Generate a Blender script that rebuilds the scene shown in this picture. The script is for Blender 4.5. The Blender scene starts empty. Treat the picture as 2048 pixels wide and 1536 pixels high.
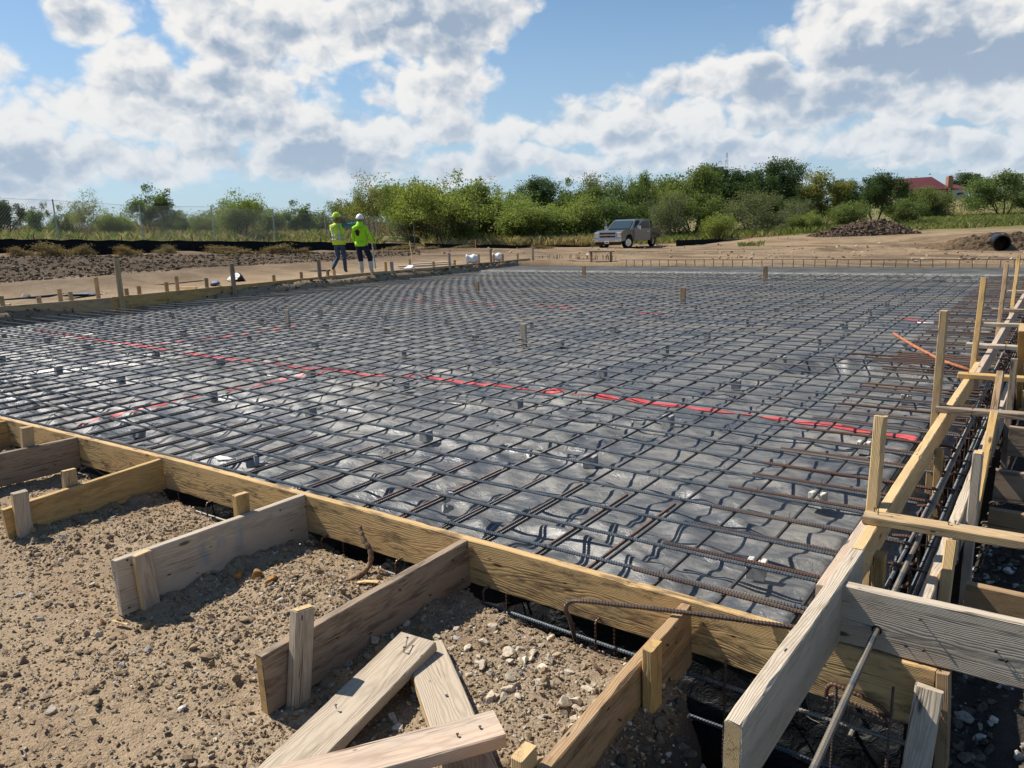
import bpy, bmesh, math, random
import numpy as np
from mathutils import Vector, Matrix

SC = bpy.context.scene
COL = SC.collection
random.seed(7)
RNG = np.random.default_rng(11)

# ------------------------------------------------------------------ camera
FPX, YAW, PITCH, ROLL, EYE = 1541.814, math.radians(-36.113), math.radians(11.848), math.radians(-2.045), 1.595
_cy, _sy, _cp, _sp = math.cos(YAW), math.sin(YAW), math.cos(PITCH), math.sin(PITCH)
_w = np.array([_sy * _cp, _cy * _cp, -_sp])
_rt = np.array([_cy, -_sy, 0.0])
_up = np.cross(_rt, _w)
_cr, _sr = math.cos(ROLL), math.sin(ROLL)
CR, CU, CW = _cr * _rt + _sr * _up, -_sr * _rt + _cr * _up, _w
EYEP = np.array([0.0, 0.0, EYE])
cam_d = bpy.data.cameras.new('camera')
cam = bpy.data.objects.new('camera', cam_d)
COL.objects.link(cam)
cam_d.sensor_width = 36.0
cam_d.lens = FPX / 2048 * 36.0
cam_d.clip_start = 0.05
cam_d.clip_end = 5000
M = Matrix.Identity(4)
for i in range(3):
    M[i][0], M[i][1], M[i][2] = CR[i], CU[i], -CW[i]
M[0][3], M[1][3], M[2][3] = EYEP
cam.matrix_world = M
SC.camera = cam

# ------------------------------------------------------------------ sun, exposure
TRAVEL = Vector((0.85, 0.10, -1.0)).normalized()
sun_d = bpy.data.lights.new('sun', 'SUN')
sun_d.energy = 5.0
sun_d.angle = math.radians(0.5)
sun_d.color = (1.0, 0.94, 0.85)
sun = bpy.data.objects.new('sun', sun_d)
COL.objects.link(sun)
sun.rotation_euler = TRAVEL.to_track_quat('-Z', 'Y').to_euler()
sun.location = (-20, -3, 30)
SC.view_settings.view_transform = 'Standard'
SC.view_settings.look = 'None'
SC.view_settings.exposure = 0.48
SC.view_settings.gamma = 1.0
SC.cycles.max_bounces = 6
SC.cycles.transparent_max_bounces = 8

# helpers that turn a place in the photograph into a point of the place (known plane or known distance)
def ray(x, y):
    return CW + ((x - 1024) / FPX) * CR - ((y - 768) / FPX) * CU
def on(x, y, z):
    d = ray(x, y); return EYEP + (z - EYEP[2]) / d[2] * d
def atd(x, y, D):
    return EYEP + ray(x, y) * D
def onX(x, y, X):
    d = ray(x, y); return EYEP + (X / d[0]) * d
def onY(x, y, Y):
    d = ray(x, y); return EYEP + (Y / d[1]) * d

# ------------------------------------------------------------------ node helpers
class NT:
    def __init__(s, tree):
        s.t = tree; s.n = tree.nodes; s.l = tree.links
    def node(s, kind, **kw):
        n = s.n.new(kind)
        for k, v in kw.items():
            setattr(n, k, v)
        return n
    def set(s, sock, v):
        if isinstance(v, bpy.types.NodeSocket):
            s.l.new(v, sock)
        elif v is not None:
            sock.default_value = v
    def math(s, op, a, b=None, c=None, clamp=False):
        n = s.node('ShaderNodeMath', operation=op); n.use_clamp = clamp
        s.set(n.inputs[0], a)
        if b is not None: s.set(n.inputs[1], b)
        if c is not None: s.set(n.inputs[2], c)
        return n.outputs[0]
    def vmath(s, op, a, b=None, scale=None):
        n = s.node('ShaderNodeVectorMath', operation=op)
        s.set(n.inputs[0], a)
        if b is not None: s.set(n.inputs[1], b)
        if scale is not None: s.set(n.inputs['Scale'], scale)
        return n.outputs['Value'] if op in ('DOT_PRODUCT', 'LENGTH', 'DISTANCE') else n.outputs[0]
    def noise(s, vec, scale, detail=4, rough=0.55, dist=0.0, col=False, dim='3D'):
        n = s.node('ShaderNodeTexNoise'); n.noise_dimensions = dim
        if vec is not None: s.l.new(vec, n.inputs['Vector'])
        s.set(n.inputs['Scale'], scale); s.set(n.inputs['Detail'], detail)
        s.set(n.inputs['Roughness'], rough); s.set(n.inputs['Distortion'], dist)
        return n.outputs['Color'] if col else n.outputs[0]
    def voro(s, vec, scale, feature='F1', out='Distance'):
        n = s.node('ShaderNodeTexVoronoi', feature=feature)
        if vec is not None: s.l.new(vec, n.inputs['Vector'])
        s.set(n.inputs['Scale'], scale)
        return n.outputs[out]
    def ss(s, v, lo, hi, a=0.0, b=1.0):
        n = s.node('ShaderNodeMapRange', interpolation_type='SMOOTHSTEP')
        s.set(n.inputs[0], v); s.set(n.inputs[1], lo); s.set(n.inputs[2], hi)
        s.set(n.inputs[3], a); s.set(n.inputs[4], b)
        return n.outputs[0]
    def mix(s, f, a, b, blend='MIX'):
        n = s.node('ShaderNodeMix', data_type='RGBA', blend_type=blend)
        s.set(n.inputs[0], f)
        s.set(n.inputs[6], a if isinstance(a, bpy.types.NodeSocket) else (*a[:3], 1))
        s.set(n.inputs[7], b if isinstance(b, bpy.types.NodeSocket) else (*b[:3], 1))
        return n.outputs[2]
    def mapping(s, vec, scale=(1, 1, 1), loc=(0, 0, 0)):
        n = s.node('ShaderNodeMapping')
        s.l.new(vec, n.inputs[0]); s.set(n.inputs[1], loc); s.set(n.inputs[3], scale)
        return n.outputs[0]
    def sep(s, vec):
        n = s.node('ShaderNodeSeparateXYZ'); s.l.new(vec, n.inputs[0]); return n.outputs
    def comb(s, x, y, z):
        n = s.node('ShaderNodeCombineXYZ')
        s.set(n.inputs[0], x); s.set(n.inputs[1], y); s.set(n.inputs[2], z)
        return n.outputs[0]

def new_mat(name):
    m = bpy.data.materials.new(name); m.use_nodes = True
    t = NT(m.node_tree)
    b = m.node_tree.nodes['Principled BSDF']
    return m, t, b
def bump(t, b, h, strength=0.5, dist=0.01):
    n = t.node('ShaderNodeBump'); n.inputs['Strength'].default_value = strength
    n.inputs['Distance'].default_value = dist
    t.l.new(h, n.inputs['Height']); t.l.new(n.outputs[0], b.inputs['Normal'])

# ------------------------------------------------------------------ world: Nishita sky with cumulus clouds
def azel(px, py):
    d = ray(px, py); d = d / np.linalg.norm(d)
    a = math.atan2(d @ _rt, d @ np.array([_sy, _cy, 0])); return a, math.asin(d[2])
def build_world():
    wd = bpy.data.worlds.new('World'); SC.world = wd; wd.use_nodes = True
    wd.cycles.sampling_method = 'MANUAL'; wd.cycles.sample_map_resolution = 512
    t = NT(wd.node_tree)
    bg = wd.node_tree.nodes['Background']
    sky = t.node('ShaderNodeTexSky', sky_type='NISHITA')
    sky.sun_disc = False
    s = -TRAVEL
    sky.sun_elevation = math.asin(s.z); sky.sun_rotation = math.atan2(s.x, s.y)
    sky.altitude = 200; sky.air_density = 1.0; sky.dust_density = 0.6; sky.ozone_density = 2.0
    tc = t.node('ShaderNodeTexCoord')
    d = tc.outputs['Generated']
    dz = t.sep(d)[2]
    f0 = (_sy, _cy, 0.0)
    az = t.math('ARCTAN2', t.vmath('DOT_PRODUCT', d, tuple(_rt)), t.vmath('DOT_PRODUCT', d, f0))
    el = t.math('ARCSINE', dz)
    uv = t.comb(az, el, 0.0)
    # soft cloud masses: (px, py, rx deg, ry deg, weight)
    blobs = [(180, 20, 3.2, 2.6, 1.0), (470, 40, 8.5, 4.5, 1.15), (800, 45, 9.5, 4.6, 1.35), (960, 30, 4.5, 3.4, 1.0),
             (250, 190, 6.0, 4.2, 1.1), (60, 290, 8.0, 3.6, 1.05), (480, 225, 9.5, 4.6, 1.15), (840, 185, 6.0, 3.2, 1.1), (300, 320, 14, 3.0, 1.0),
             (640, 300, 14, 3.4, 1.05), (900, 260, 5.0, 3.2, .9), (1160, 225, 4.6, 2.6, 1.1), (1060, 265, 6.0, 2.0, .95), (1010, 320, 14, 1.9, .95),
             (1400, 190, 6.0, 2.8, 1.1), (1300, 255, 8.0, 2.4, 1.05), (1560, 195, 6.0, 3.0, 1.15), (1790, 90, 7.6, 5.4, 1.4),
             (2010, 60, 9.0, 5.6, 1.4), (1700, 205, 6.0, 1.8, 1.0), (1920, 222, 2.4, .9, .8), (1740, 290, 4.5, 1.7, 1.0), (1950, 285, 5.0, 1.5, 1.0),
             (1560, 290, 4.0, 1.5, .9), (1400, 310, 12, 1.6, .85), (1850, 330, 14, 1.3, .7), (2200, 200, 8, 4, 1.2), (-250, 150, 9, 6, 1.2), (-200, 330, 12, 4, 1.1),
             (500, -300, 16, 6, 1.1), (1700, -350, 12, 6, 1.1)]
    warp = t.vmath('SCALE', t.vmath('SUBTRACT', t.noise(uv, 7.0, 3, .5, col=True, dim='2D'), (.5, .5, .5)), scale=0.085)
    p = t.vmath('ADD', uv, warp)
    mass = None; low = None
    for (px, py, rx, ry, wt) in blobs:
        a, e = azel(px, py)
        q = t.vmath('MULTIPLY', t.vmath('SUBTRACT', p, (a, e, 0)), (1 / math.radians(rx), 1 / math.radians(ry), 0))
        r = t.vmath('LENGTH', q)
        m = t.ss(r, 0.1, 1.25, wt, 0.0)
        # which way this part of the mass faces: tops and the sun side are bright, bases grey
        lo = t.math('MULTIPLY', t.vmath('DOT_PRODUCT', q, (.30, -.85, 0)), m)
        mass = m if mass is None else t.math('MAXIMUM', mass, m)
        low = lo if low is None else t.math('ADD', low, lo)
    wob = t.vmath('SCALE', t.vmath('SUBTRACT', t.noise(uv, 34.0, 3, .55, col=True, dim='2D'), (.5, .5, .5)), scale=0.022)
    def billow(vec):
        st = t.vmath('MULTIPLY', t.vmath('ADD', vec, wob), (1.0, 1.35, 1.0)); h = None
        for sc, am in ((10.0, .62), (23.0, .36), (52.0, .17), (110.0, .08)):
            v = t.node('ShaderNodeTexVoronoi', feature='F1', voronoi_dimensions='2D'); t.l.new(st, v.inputs['Vector']); v.inputs['Scale'].default_value = sc
            d_ = t.math('MULTIPLY', t.math('SUBTRACT', .46, t.math('POWER', v.outputs['Distance'], 1.35)), am)
            h = d_ if h is None else t.math('ADD', h, d_)
        return h
    h_a = billow(uv); h_b = billow(t.vmath('ADD', uv, (-0.009, 0.012, 0)))
    soft = t.noise(t.vmath('MULTIPLY', uv, (1, 1.7, 1)), 9.0, 7, .55, dim='2D')
    dens = t.math('ADD', t.math('MULTIPLY_ADD', mass, .95, -.22), t.math('ADD', t.math('MULTIPLY', h_a, .85), t.math('MULTIPLY', t.math('SUBTRACT', soft, .5), 1.15)))
    alpha = t.ss(dens, .22, .60)
    core = t.ss(dens, .40, 1.25)
    lit = t.math('MULTIPLY', t.math('SUBTRACT', h_a, h_b), 1.6)
    big = t.noise(t.vmath('MULTIPLY', uv, (1, 1.7, 1)), 6.0, 5, .55, dim='2D')
    light = t.math('ADD', t.math('SUBTRACT', .88, t.math('MULTIPLY', core, t.math('MULTIPLY_ADD', t.ss(big, .34, .66),   .62, .26))), t.math('SUBTRACT', lit, t.math('MULTIPLY', low, .30)))
    light = t.math('MAXIMUM', light, .12)
    col = t.mix(t.ss(light, .05, 1.02), (3.5, 4.5, 5.9), (9.5, 9.4, 9.2))
    # the air in front of the low, far clouds
    far = t.ss(el, .20, .0, 0.0, .50)
    col = t.mix(far, col, (5.6, 6.9, 8.3))
    skyc = t.mix(1.0, sky.outputs[0], (.86, 1.06, 1.17), 'MULTIPLY')
    pale = t.ss(el, .36, -.02, 0.0, .66)
    skyc = t.mix(pale, skyc, (5.0, 6.6, 8.6))
    fin = t.mix(t.math('MULTIPLY', alpha, t.ss(el, -.02, .03)), skyc, col)
    t.l.new(fin, bg.inputs['Color'])
    bg.inputs['Strength'].default_value = 0.068
build_world()
# ------------------------------------------------------------------ object helpers
def link(name, me, mats=(), parent=None, mw=None, smooth=False):
    o = bpy.data.objects.new(name, me)
    COL.objects.link(o)
    for m in (mats if isinstance(mats, (list, tuple)) else [mats]):
        me.materials.append(m)
    if parent is not None: o.parent = parent
    if mw is not None: o.matrix_world = mw
    if smooth: me.polygons.foreach_set('use_smooth', [True] * len(me.polygons))
    return o
def tag(o, label=None, cat=None, group=None, kind=None):
    if label: o['label'] = label
    if cat: o['category'] = cat
    if group: o['group'] = group
    if kind: o['kind'] = kind
    return o
def empty(name, loc=(0, 0, 0), rz=0.0):
    o = bpy.data.objects.new(name, None); COL.objects.link(o)
    o.location = loc; o.rotation_euler = (0, 0, rz); o.empty_display_size = .1
    return o
def mesh_np(name, V, Fq, loops_per=4, smooth=False):
    """fast mesh from numpy vertex array and an (n,k) face array"""
    V = np.asarray(V, np.float32); Fq = np.asarray(Fq, np.int32)
    me = bpy.data.meshes.new(name)
    n, k = Fq.shape
    me.vertices.add(len(V)); me.vertices.foreach_set('co', V.ravel())
    me.loops.add(n * k); me.loops.foreach_set('vertex_index', Fq.ravel())
    me.polygons.add(n); me.polygons.foreach_set('loop_start', np.arange(0, n * k, k, dtype=np.int32))
    try: me.polygons.foreach_set('loop_total', np.full(n, k, np.int32))
    except Exception: pass
    me.polygons.foreach_set('use_smooth', np.full(n, bool(smooth)))
    me.update(calc_edges=True); me.validate()
    return me
def set_attr(me, name, arr, dom='POINT'):
    a = me.attributes.new(name, 'FLOAT_COLOR', dom)
    arr = np.asarray(arr, np.float32)
    if arr.shape[1] == 3: arr = np.concatenate([arr, np.ones((len(arr), 1), np.float32)], 1)
    a.data.foreach_set('color', arr.ravel())

# value-gradient noise in numpy
_PG = np.random.default_rng(5).normal(size=(256, 2)); _PG /= np.linalg.norm(_PG, axis=1, keepdims=True)
_PP = np.concatenate([np.random.default_rng(6).permutation(256)] * 2)
def perlin(x, y):
    x = np.asarray(x, float); y = np.asarray(y, float)
    xi = np.floor(x).astype(int); yi = np.floor(y).astype(int); xf = x - xi; yf = y - yi
    u = xf * xf * xf * (xf * (xf * 6 - 15) + 10); v = yf * yf * yf * (yf * (yf * 6 - 15) + 10)
    def g(ix, iy, dx, dy):
        h = _PG[_PP[(_PP[ix & 255] + iy) & 255]]
        return h[..., 0] * dx + h[..., 1] * dy
    n00 = g(xi, yi, xf, yf); n10 = g(xi + 1, yi, xf - 1, yf); n01 = g(xi, yi + 1, xf, yf - 1); n11 = g(xi + 1, yi + 1, xf - 1, yf - 1)
    return (n00 * (1 - u) + n10 * u) * (1 - v) + (n01 * (1 - u) + n11 * u) * v
def fbm2(x, y, oct=4, gain=.5):
    s = 0; a = 1.0; f = 1.0
    for k in range(oct):
        s = s + a * perlin(x * f + 17.3 * k, y * f - 9.1 * k); a *= gain; f *= 2.03
    return s
def sstep(a, b, v):
    t = np.clip((v - a) / (b - a), 0, 1); return t * t * (3 - 2 * t)

def tube(pts, rad, sides=8, caps=True):
    """vertices, quads of a tube along pts (radius per point)"""
    P = np.asarray(pts, float); n = len(P)
    R = np.full(n, rad, float) if np.isscalar(rad) else np.asarray(rad, float)
    T = np.gradient(P, axis=0); T /= np.linalg.norm(T, axis=1, keepdims=True) + 1e-12
    ref = np.array([0, 0, 1.0]) if abs(T[0][2]) < .9 else np.array([1.0, 0, 0])
    V = []; u = np.cross(T[0], ref); u /= np.linalg.norm(u)
    ang = np.linspace(0, 2 * np.pi, sides, endpoint=False)
    for i in range(n):
        u = u - T[i] * (u @ T[i]); u /= np.linalg.norm(u) + 1e-12
        v = np.cross(T[i], u)
        V.append(P[i] + R[i] * (np.cos(ang)[:, None] * u + np.sin(ang)[:, None] * v))
    V = np.concatenate(V)
    i = np.arange(n - 1)[:, None] * sides; j = np.arange(sides)[None]
    jn = (j + 1) % sides
    Q = np.stack([i + j, i + jn, i + sides + jn, i + sides + j], -1).reshape(-1, 4)
    if caps:
        V = np.concatenate([V, P[:1], P[-1:]])
        c0, c1 = len(V) - 2, len(V) - 1; e = (n - 1) * sides
        for k in range(0, sides, 2):
            a, b, c = k, (k + 1) % sides, (k + 2) % sides
            Q = np.concatenate([Q, [[c0, c, b, a]], [[c1, e + a, e + b, e + c]]])
    return V, Q
def join(parts):
    Vs, Qs, o = [], [], 0
    for V, Q in parts:
        Vs.append(np.asarray(V, float)); Qs.append(np.asarray(Q) + o); o += len(V)
    return np.concatenate(Vs), np.concatenate(Qs)
def smooth_path(P, n=6):
    """Catmull-Rom through the points"""
    P = np.asarray(P, float); P = np.concatenate([[2 * P[0] - P[1]], P, [2 * P[-1] - P[-2]]]); out = []
    for i in range(1, len(P) - 2):
        for t in np.linspace(0, 1, n, endpoint=False):
            a, b, c, d = P[i - 1:i + 3]
            out.append(.5 * (2 * b + (c - a) * t + (2 * a - 5 * b + 4 * c - d) * t * t + (3 * b - a - 3 * c + d) * t ** 3))
    out.append(P[-2]); return np.array(out)
def boxvq(c, s, R=None):
    x, y, z = np.array(s) / 2
    V = np.array([[-x, -y, -z], [x, -y, -z], [x, y, -z], [-x, y, -z], [-x, -y, z], [x, -y, z], [x, y, z], [-x, y, z]])
    if R is not None: V = V @ np.asarray(R).T
    Q = np.array([[0, 3, 2, 1], [4, 5, 6, 7], [0, 1, 5, 4], [1, 2, 6, 5], [2, 3, 7, 6], [3, 0, 4, 7]])
    return V + np.array(c), Q
def rbox(name, c, s, mat, parent=None, bev=.01, seg=2, R=None, smooth=True):
    """bevelled box as one mesh object"""
    bm = bmesh.new(); V, Q = boxvq((0, 0, 0), s)
    vs = [bm.verts.new(v) for v in V]
    for q in Q: bm.faces.new([vs[i] for i in q])
    if bev: bmesh.ops.bevel(bm, geom=bm.edges[:] + bm.verts[:], offset=bev, segments=seg, affect='EDGES', profile=.6)
    Mx = Matrix.Translation(Vector(c))
    if R is not None: Mx = Mx @ R.to_4x4()
    bm.transform(Mx)
    me = bpy.data.meshes.new(name); bm.to_mesh(me); bm.free()
    return link(name, me, mat, parent, smooth=False)

# ------------------------------------------------------------------ materials
MAT = {}
def wood(key, light, dark, grey=.0, greyc=(.36, .33, .29), blotch=.0, blotchc=(.05, .04, .03), stain=0.0, stainc=(.30, .14, .05), ring=62.0, rough=.75, paint=None, mud=.45):
    m, t, b = new_mat('wood_' + key)
    tc = t.node('ShaderNodeTexCoord'); oi = t.node('ShaderNodeObjectInfo')
    off = t.vmath('SCALE', t.comb(t.math('MULTIPLY', oi.outputs['Random'], 37.0), t.math('MULTIPLY_ADD', oi.outputs['Random'], .09, .03), t.math('MULTIPLY_ADD', oi.outputs['Random'], -.13, .10)), scale=1.0)
    p = t.vmath('ADD', tc.outputs['Object'], off)
    st = t.mapping(p, (.22, 1, 1))
    warp = t.vmath('SCALE', t.vmath('SUBTRACT', t.noise(st, 7.0, 3, .5, col=True), (.5, .5, .5)), scale=.055)
    q = t.vmath('ADD', st, warp)
    wv = t.node('ShaderNodeTexWave', wave_type='RINGS', rings_direction='X'); t.l.new(q, wv.inputs[0])
    wv.inputs['Scale'].default_value = ring; wv.inputs['Distortion'].default_value = 1.2; wv.inputs['Detail'].default_value = 2
    wv.inputs['Detail Scale'].default_value = 2.0
    fib = t.noise(t.mapping(p, (3.0, 130, 130)), 2.0, 3, .6)
    ringv = t.math('POWER', wv.outputs['Fac'], 1.6)
    c = t.mix(t.math('MULTIPLY', ringv, .50), light, dark)
    c = t.mix(t.ss(fib, .35, .75, 0, .35), c, dark)
    tone = t.noise(t.mapping(p, (1.3, 4, 4)), 2.0, 4, .6)
    c = t.mix(t.ss(tone, .35, .7, 0, .45), c, tuple(x * .62 for x in light))
    if grey:
        g = t.noise(t.mapping(p, (2.0, 9, 9)), 1.6, 5, .6)
        gc = t.mix(t.math('MULTIPLY', ringv, .6), greyc, tuple(x * .66 for x in greyc))
        c = t.mix(t.ss(g, .62 - grey * .62, .95 - grey * .55, 0, min(1, grey + .2)), c, gc)
    if stain:
        s_ = t.noise(t.mapping(p, (1.6, 5, 5)), 2.4, 5, .65)
        c = t.mix(t.ss(s_, .5, .72, 0, stain), c, stainc)
    if blotch:
        s_ = t.noise(t.mapping(p, (1.5, 7, 7)), 2.0, 8, .74)
        c = t.mix(t.ss(s_, .49, .62, 0, blotch), c, blotchc)
    if paint:
        xs = t.sep(tc.outputs['Object']); pn = t.noise(t.mapping(tc.outputs['Object'], (9, 5, 5)), 2.0, 4, .6)
        for x0 in paint:
            f = t.math('MULTIPLY', t.ss(t.math('ABSOLUTE', t.math('SUBTRACT', xs[0], x0)), .045, .012), t.ss(t.math('ABSOLUTE', t.math('ADD', xs[2], .03)), .11, .05))
            c = t.mix(t.math('MULTIPLY', f, t.ss(pn, .38, .62, 0, .5)), c, (.16, .27, .33))
    # drying cracks along the grain, mud smears
    ck = t.noise(t.mapping(p, (.45, 16, 16)), 1.3, 4, .55); gate = t.noise(t.mapping(p, (1.2, 5, 5)), 1.5, 3, .6)
    c = t.mix(t.math('MULTIPLY', t.ss(t.math('ABSOLUTE', t.math('SUBTRACT', ck, .5)), .016, .004), t.ss(gate, .44, .60, 0, .85)), c, tuple(x * .30 for x in dark))
    md = t.noise(t.mapping(p, (2.2, 3.5, 3.5)), 2.0, 7, .68)
    c = t.mix(t.ss(md, .52, .74, 0, mud), c, (.33, .25, .17))
    # knots and nail specks
    kv = t.voro(t.mapping(p, (2.2, 7, 7)), 1.0)
    c = t.mix(t.ss(kv, .10, .045), c, tuple(x * .28 for x in dark))
    nv = t.voro(t.mapping(p, (5, 17, 17)), 1.0)
    c = t.mix(t.ss(nv, .075, .05), c, (.03, .022, .018))
    t.l.new(c, b.inputs['Base Color'])
    b.inputs['Roughness'].default_value = rough
    b.inputs['Specular IOR Level'].default_value = .25
    h = t.math('ADD', t.math('MULTIPLY', fib, .7), t.math('MULTIPLY', ringv, -.8))
    bump(t, b, h, .55, .002)
    MAT[key] = m
wood('fresh', (.70, .50, .255), (.53, .335, .14), blotch=.12, mud=.15)
wood('fresh_form', (.66, .445, .20), (.45, .27, .105), blotch=.78, blotchc=(.11, .075, .045), stain=.5, stainc=(.34, .21, .11))
wood('yellow', (.58, .385, .15), (.36, .195, .07), blotch=.45, blotchc=(.12, .08, .045), stain=.35, stainc=(.34, .19, .09))
wood('grey', (.52, .42, .30), (.34, .255, .175), grey=.7, greyc=(.47, .385, .285), blotch=.3, blotchc=(.14, .105, .075))
wood('darkgrey', (.38, .28, .19), (.23, .155, .10), grey=.55, greyc=(.33, .25, .175), blotch=.65, blotchc=(.07, .05, .036))
wood('white', (.58, .49, .38), (.38, .30, .22), grey=.8, greyc=(.54, .45, .34), blotch=.3, blotchc=(.22, .17, .12))
wood('white_painted', (.64, .55, .44), (.42, .335, .25), grey=.8, greyc=(.52, .43, .325), blotch=.3, blotchc=(.22, .175, .13), paint=(.46, .56, .68))
wood('pink', (.60, .46, .34), (.43, .29, .20), grey=.35, greyc=(.48, .41, .33), blotch=.2)
wood('mix', (.55, .385, .20), (.35, .215, .10), grey=.35, greyc=(.42, .34, .25), blotch=.3)
wood('brown', (.44, .29, .155), (.27, .155, .075), grey=.2, blotch=.5, blotchc=(.07, .045, .03))

def flat(key, col, rough=.6, metal=0.0, var=.25, scale=8.0, spec=.3, bmp=0.0, bs=40.0, coat=0.0):
    m, t, b = new_mat(key)
    tc = t.node('ShaderNodeTexCoord')
    n = t.noise(tc.outputs['Object'], scale, 5, .6)
    c = t.mix(t.ss(n, .3, .7), tuple(x * (1 - var) for x in col), tuple(min(1, x * (1 + var)) for x in col))
    t.l.new(c, b.inputs['Base Color'])
    b.inputs['Roughness'].default_value = rough; b.inputs['Metallic'].default_value = metal
    b.inputs['Specular IOR Level'].default_value = spec
    b.inputs['Coat Weight'].default_value = coat
    if bmp: bump(t, b, t.noise(tc.outputs['Object'], bs, 4, .6), bmp, .01)
    MAT[key] = m
    return m
flat('concrete_block', (.33, .325, .31), .9, var=.22, scale=30, bmp=.4, bs=160)
flat('block_pale', (.55, .53, .48), .9, var=.2, scale=30, bmp=.4, bs=160)
flat('nail', (.10, .095, .09), .5, .7)
flat('wire', (.035, .03, .028), .6, .5)
flat('rust_pipe', (.36, .13, .06), .85, var=.3, scale=20)
flat('tape', (.50, .075, .075), .5, var=.3, scale=9, bmp=.3, bs=30)
flat('root', (.20, .13, .08), .9, var=.45, scale=25, bmp=.8, bs=60)
flat('hose', (.03, .032, .033), .5)
flat('black_pipe', (.012, .012, .014), .35)
flat('white_plastic', (.72, .71, .69), .5, var=.08)
flat('tarp_blue', (.10, .14, .20), .6, var=.5, scale=14, bmp=.5, bs=16)
flat('tarp_black', (.02, .022, .026), .45, var=.3)
flat('paper', (.75, .72, .68), .8, var=.05)
flat('galv', (.34, .35, .35), .5, .5, var=.1)
flat('steel_post', (.05, .045, .04), .7, .3)
flat('silt', (.006, .007, .008), .65, var=.4, scale=3, spec=.15)
flat('brick_chimney', (.32, .17, .11), .9, var=.2, scale=6)
flat('house_wall', (.42, .34, .25), .9, var=.12, scale=2)
flat('house_wall_pale', (.55, .52, .46), .9, var=.1, scale=2)
flat('pole_wood', (.17, .13, .10), .9)
flat('lath', (.62, .45, .22), .8)
flat('orange_lath', (.50, .13, .05), .8)
flat('clay', (.30, .155, .05), .95, var=.4, scale=18, bmp=.8, bs=45)
flat('mound', (.135, .095, .065), .98, var=.4, scale=2.2, bmp=.9, bs=5)

def rebar_mat(key, base, rust, tan, rustiness, ribs=False):
    m, t, b = new_mat(key)
    tc = t.node('ShaderNodeTexCoord'); oi = t.node('ShaderNodeObjectInfo')
    p = t.vmath('ADD', tc.outputs['Object'], t.comb(t.math('MULTIPLY', oi.outputs['Random'], 91.0), 0, 0))
    n = t.noise(t.mapping(p, (1.4, 20, 20)), 1.0, 6, .7)
    n2 = t.noise(t.mapping(p, (25, 90, 90)), 1.0, 3, .6)
    c = t.mix(t.ss(n2, .3, .7), tuple(x * .7 for x in base), tuple(x * 1.35 for x in base))
    c = t.mix(t.ss(t.math('ADD', n, t.math('MULTIPLY', t.math('SUBTRACT', oi.outputs['Random'], .5), .35)), .72 - rustiness * .5, .92 - rustiness * .5, 0, .9), c, rust)
    n3 = t.noise(t.mapping(p, (.7, 9, 9)), 1.0, 4, .6)
    c = t.mix(t.ss(t.math('ADD', n3, t.math('MULTIPLY', t.math('SUBTRACT', t.math('FRACT', t.math('MULTIPLY', oi.outputs['Random'], 7.31)), .6), .5)), .48, .66, 0, .85), c, tan)
    t.l.new(c, b.inputs['Base Color'])
    b.inputs['Metallic'].default_value = .25; b.inputs['Roughness'].default_value = .46
    bump(t, b, n2, .4, .002)
    MAT[key] = m
rebar_mat('rebar', (.092, .108, .122), (.13, .062, .035), (.24, .20, .15), .18)
rebar_mat('rebar_dark', (.045, .049, .053), (.09, .048, .03), (.06, .055, .05), .25)
rebar_mat('rebar_rusty', (.08, .062, .053), (.13, .064, .038), (.17, .11, .075), .75)

# plastic vapour barrier, dusty
m, t, b = new_mat('vapour_sheet')
tc = t.node('ShaderNodeTexCoord'); p = tc.outputs['Object']
d1 = t.noise(t.mapping(p, (1, 1.2, 1)), 1.1, 6, .62)
d2 = t.noise(t.mapping(p, (3, 7, 3)), 2.2, 6, .66, .6)
dust = t.math('ADD', t.math('MULTIPLY', d1, .55), t.math('MULTIPLY', d2, .55))
c = t.mix(t.ss(dust, .40, .72), (.060, .066, .075), (.195, .183, .158))
sp = t.noise(p, 70, 3, .7)
c = t.mix(t.ss(sp, .70, .78, 0, .5), c, (.36, .33, .28))
t.l.new(c, b.inputs['Base Color'])
t.l.new(t.ss(dust, .36, .66, .27, .58), b.inputs['Roughness'])
b.inputs['Specular IOR Level'].default_value = .7
bump(t, b, t.noise(t.mapping(p, (1, 2.0, 1)), 16, 5, .6, 1.0), .5, .016)
MAT['sheet'] = m
# black plastic in the trench
m, t, b = new_mat('trench_plastic')
b.inputs['Base Color'].default_value = (.010, .011, .012, 1); b.inputs['Roughness'].default_value = .5; b.inputs['Specular IOR Level'].default_value = .25
tc = t.node('ShaderNodeTexCoord'); bump(t, b, t.noise(tc.outputs['Object'], 9, 5, .6, 1.2), .8, .04)
MAT['trench_plastic'] = m

# ground: attribute 'soil' carries the soil colour at each place, with painted shade in the trench
m, t, b = new_mat('ground')
at = t.node('ShaderNodeAttribute'); at.attribute_name = 'soil'
ge = t.node('ShaderNodeNewGeometry'); p = ge.outputs['Position']
n1 = t.noise(p, 1.7, 6, .65); n2 = t.noise(p, 14, 5, .65); n3 = t.noise(p, 90, 4, .65); n4 = t.noise(p, .23, 5, .6)
c = t.mix(t.ss(n1, .32, .68), at.outputs['Color'], t.mix(1.0, at.outputs['Color'], (.70, .66, .62), 'MULTIPLY'))
n5 = t.noise(t.mapping(p, (.55, 1.1, .8)), .9, 7, .68)
c = t.mix(t.ss(n5, .45, .60, 0, .85), c, t.mix(1.0, at.outputs['Color'], (.62, .55, .50), 'MULTIPLY'))
c = t.mix(t.ss(n4, .40, .62, 0, .55), c, t.mix(1.0, at.outputs['Color'], (1.16, 1.06, .95), 'MULTIPLY'))
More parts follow.
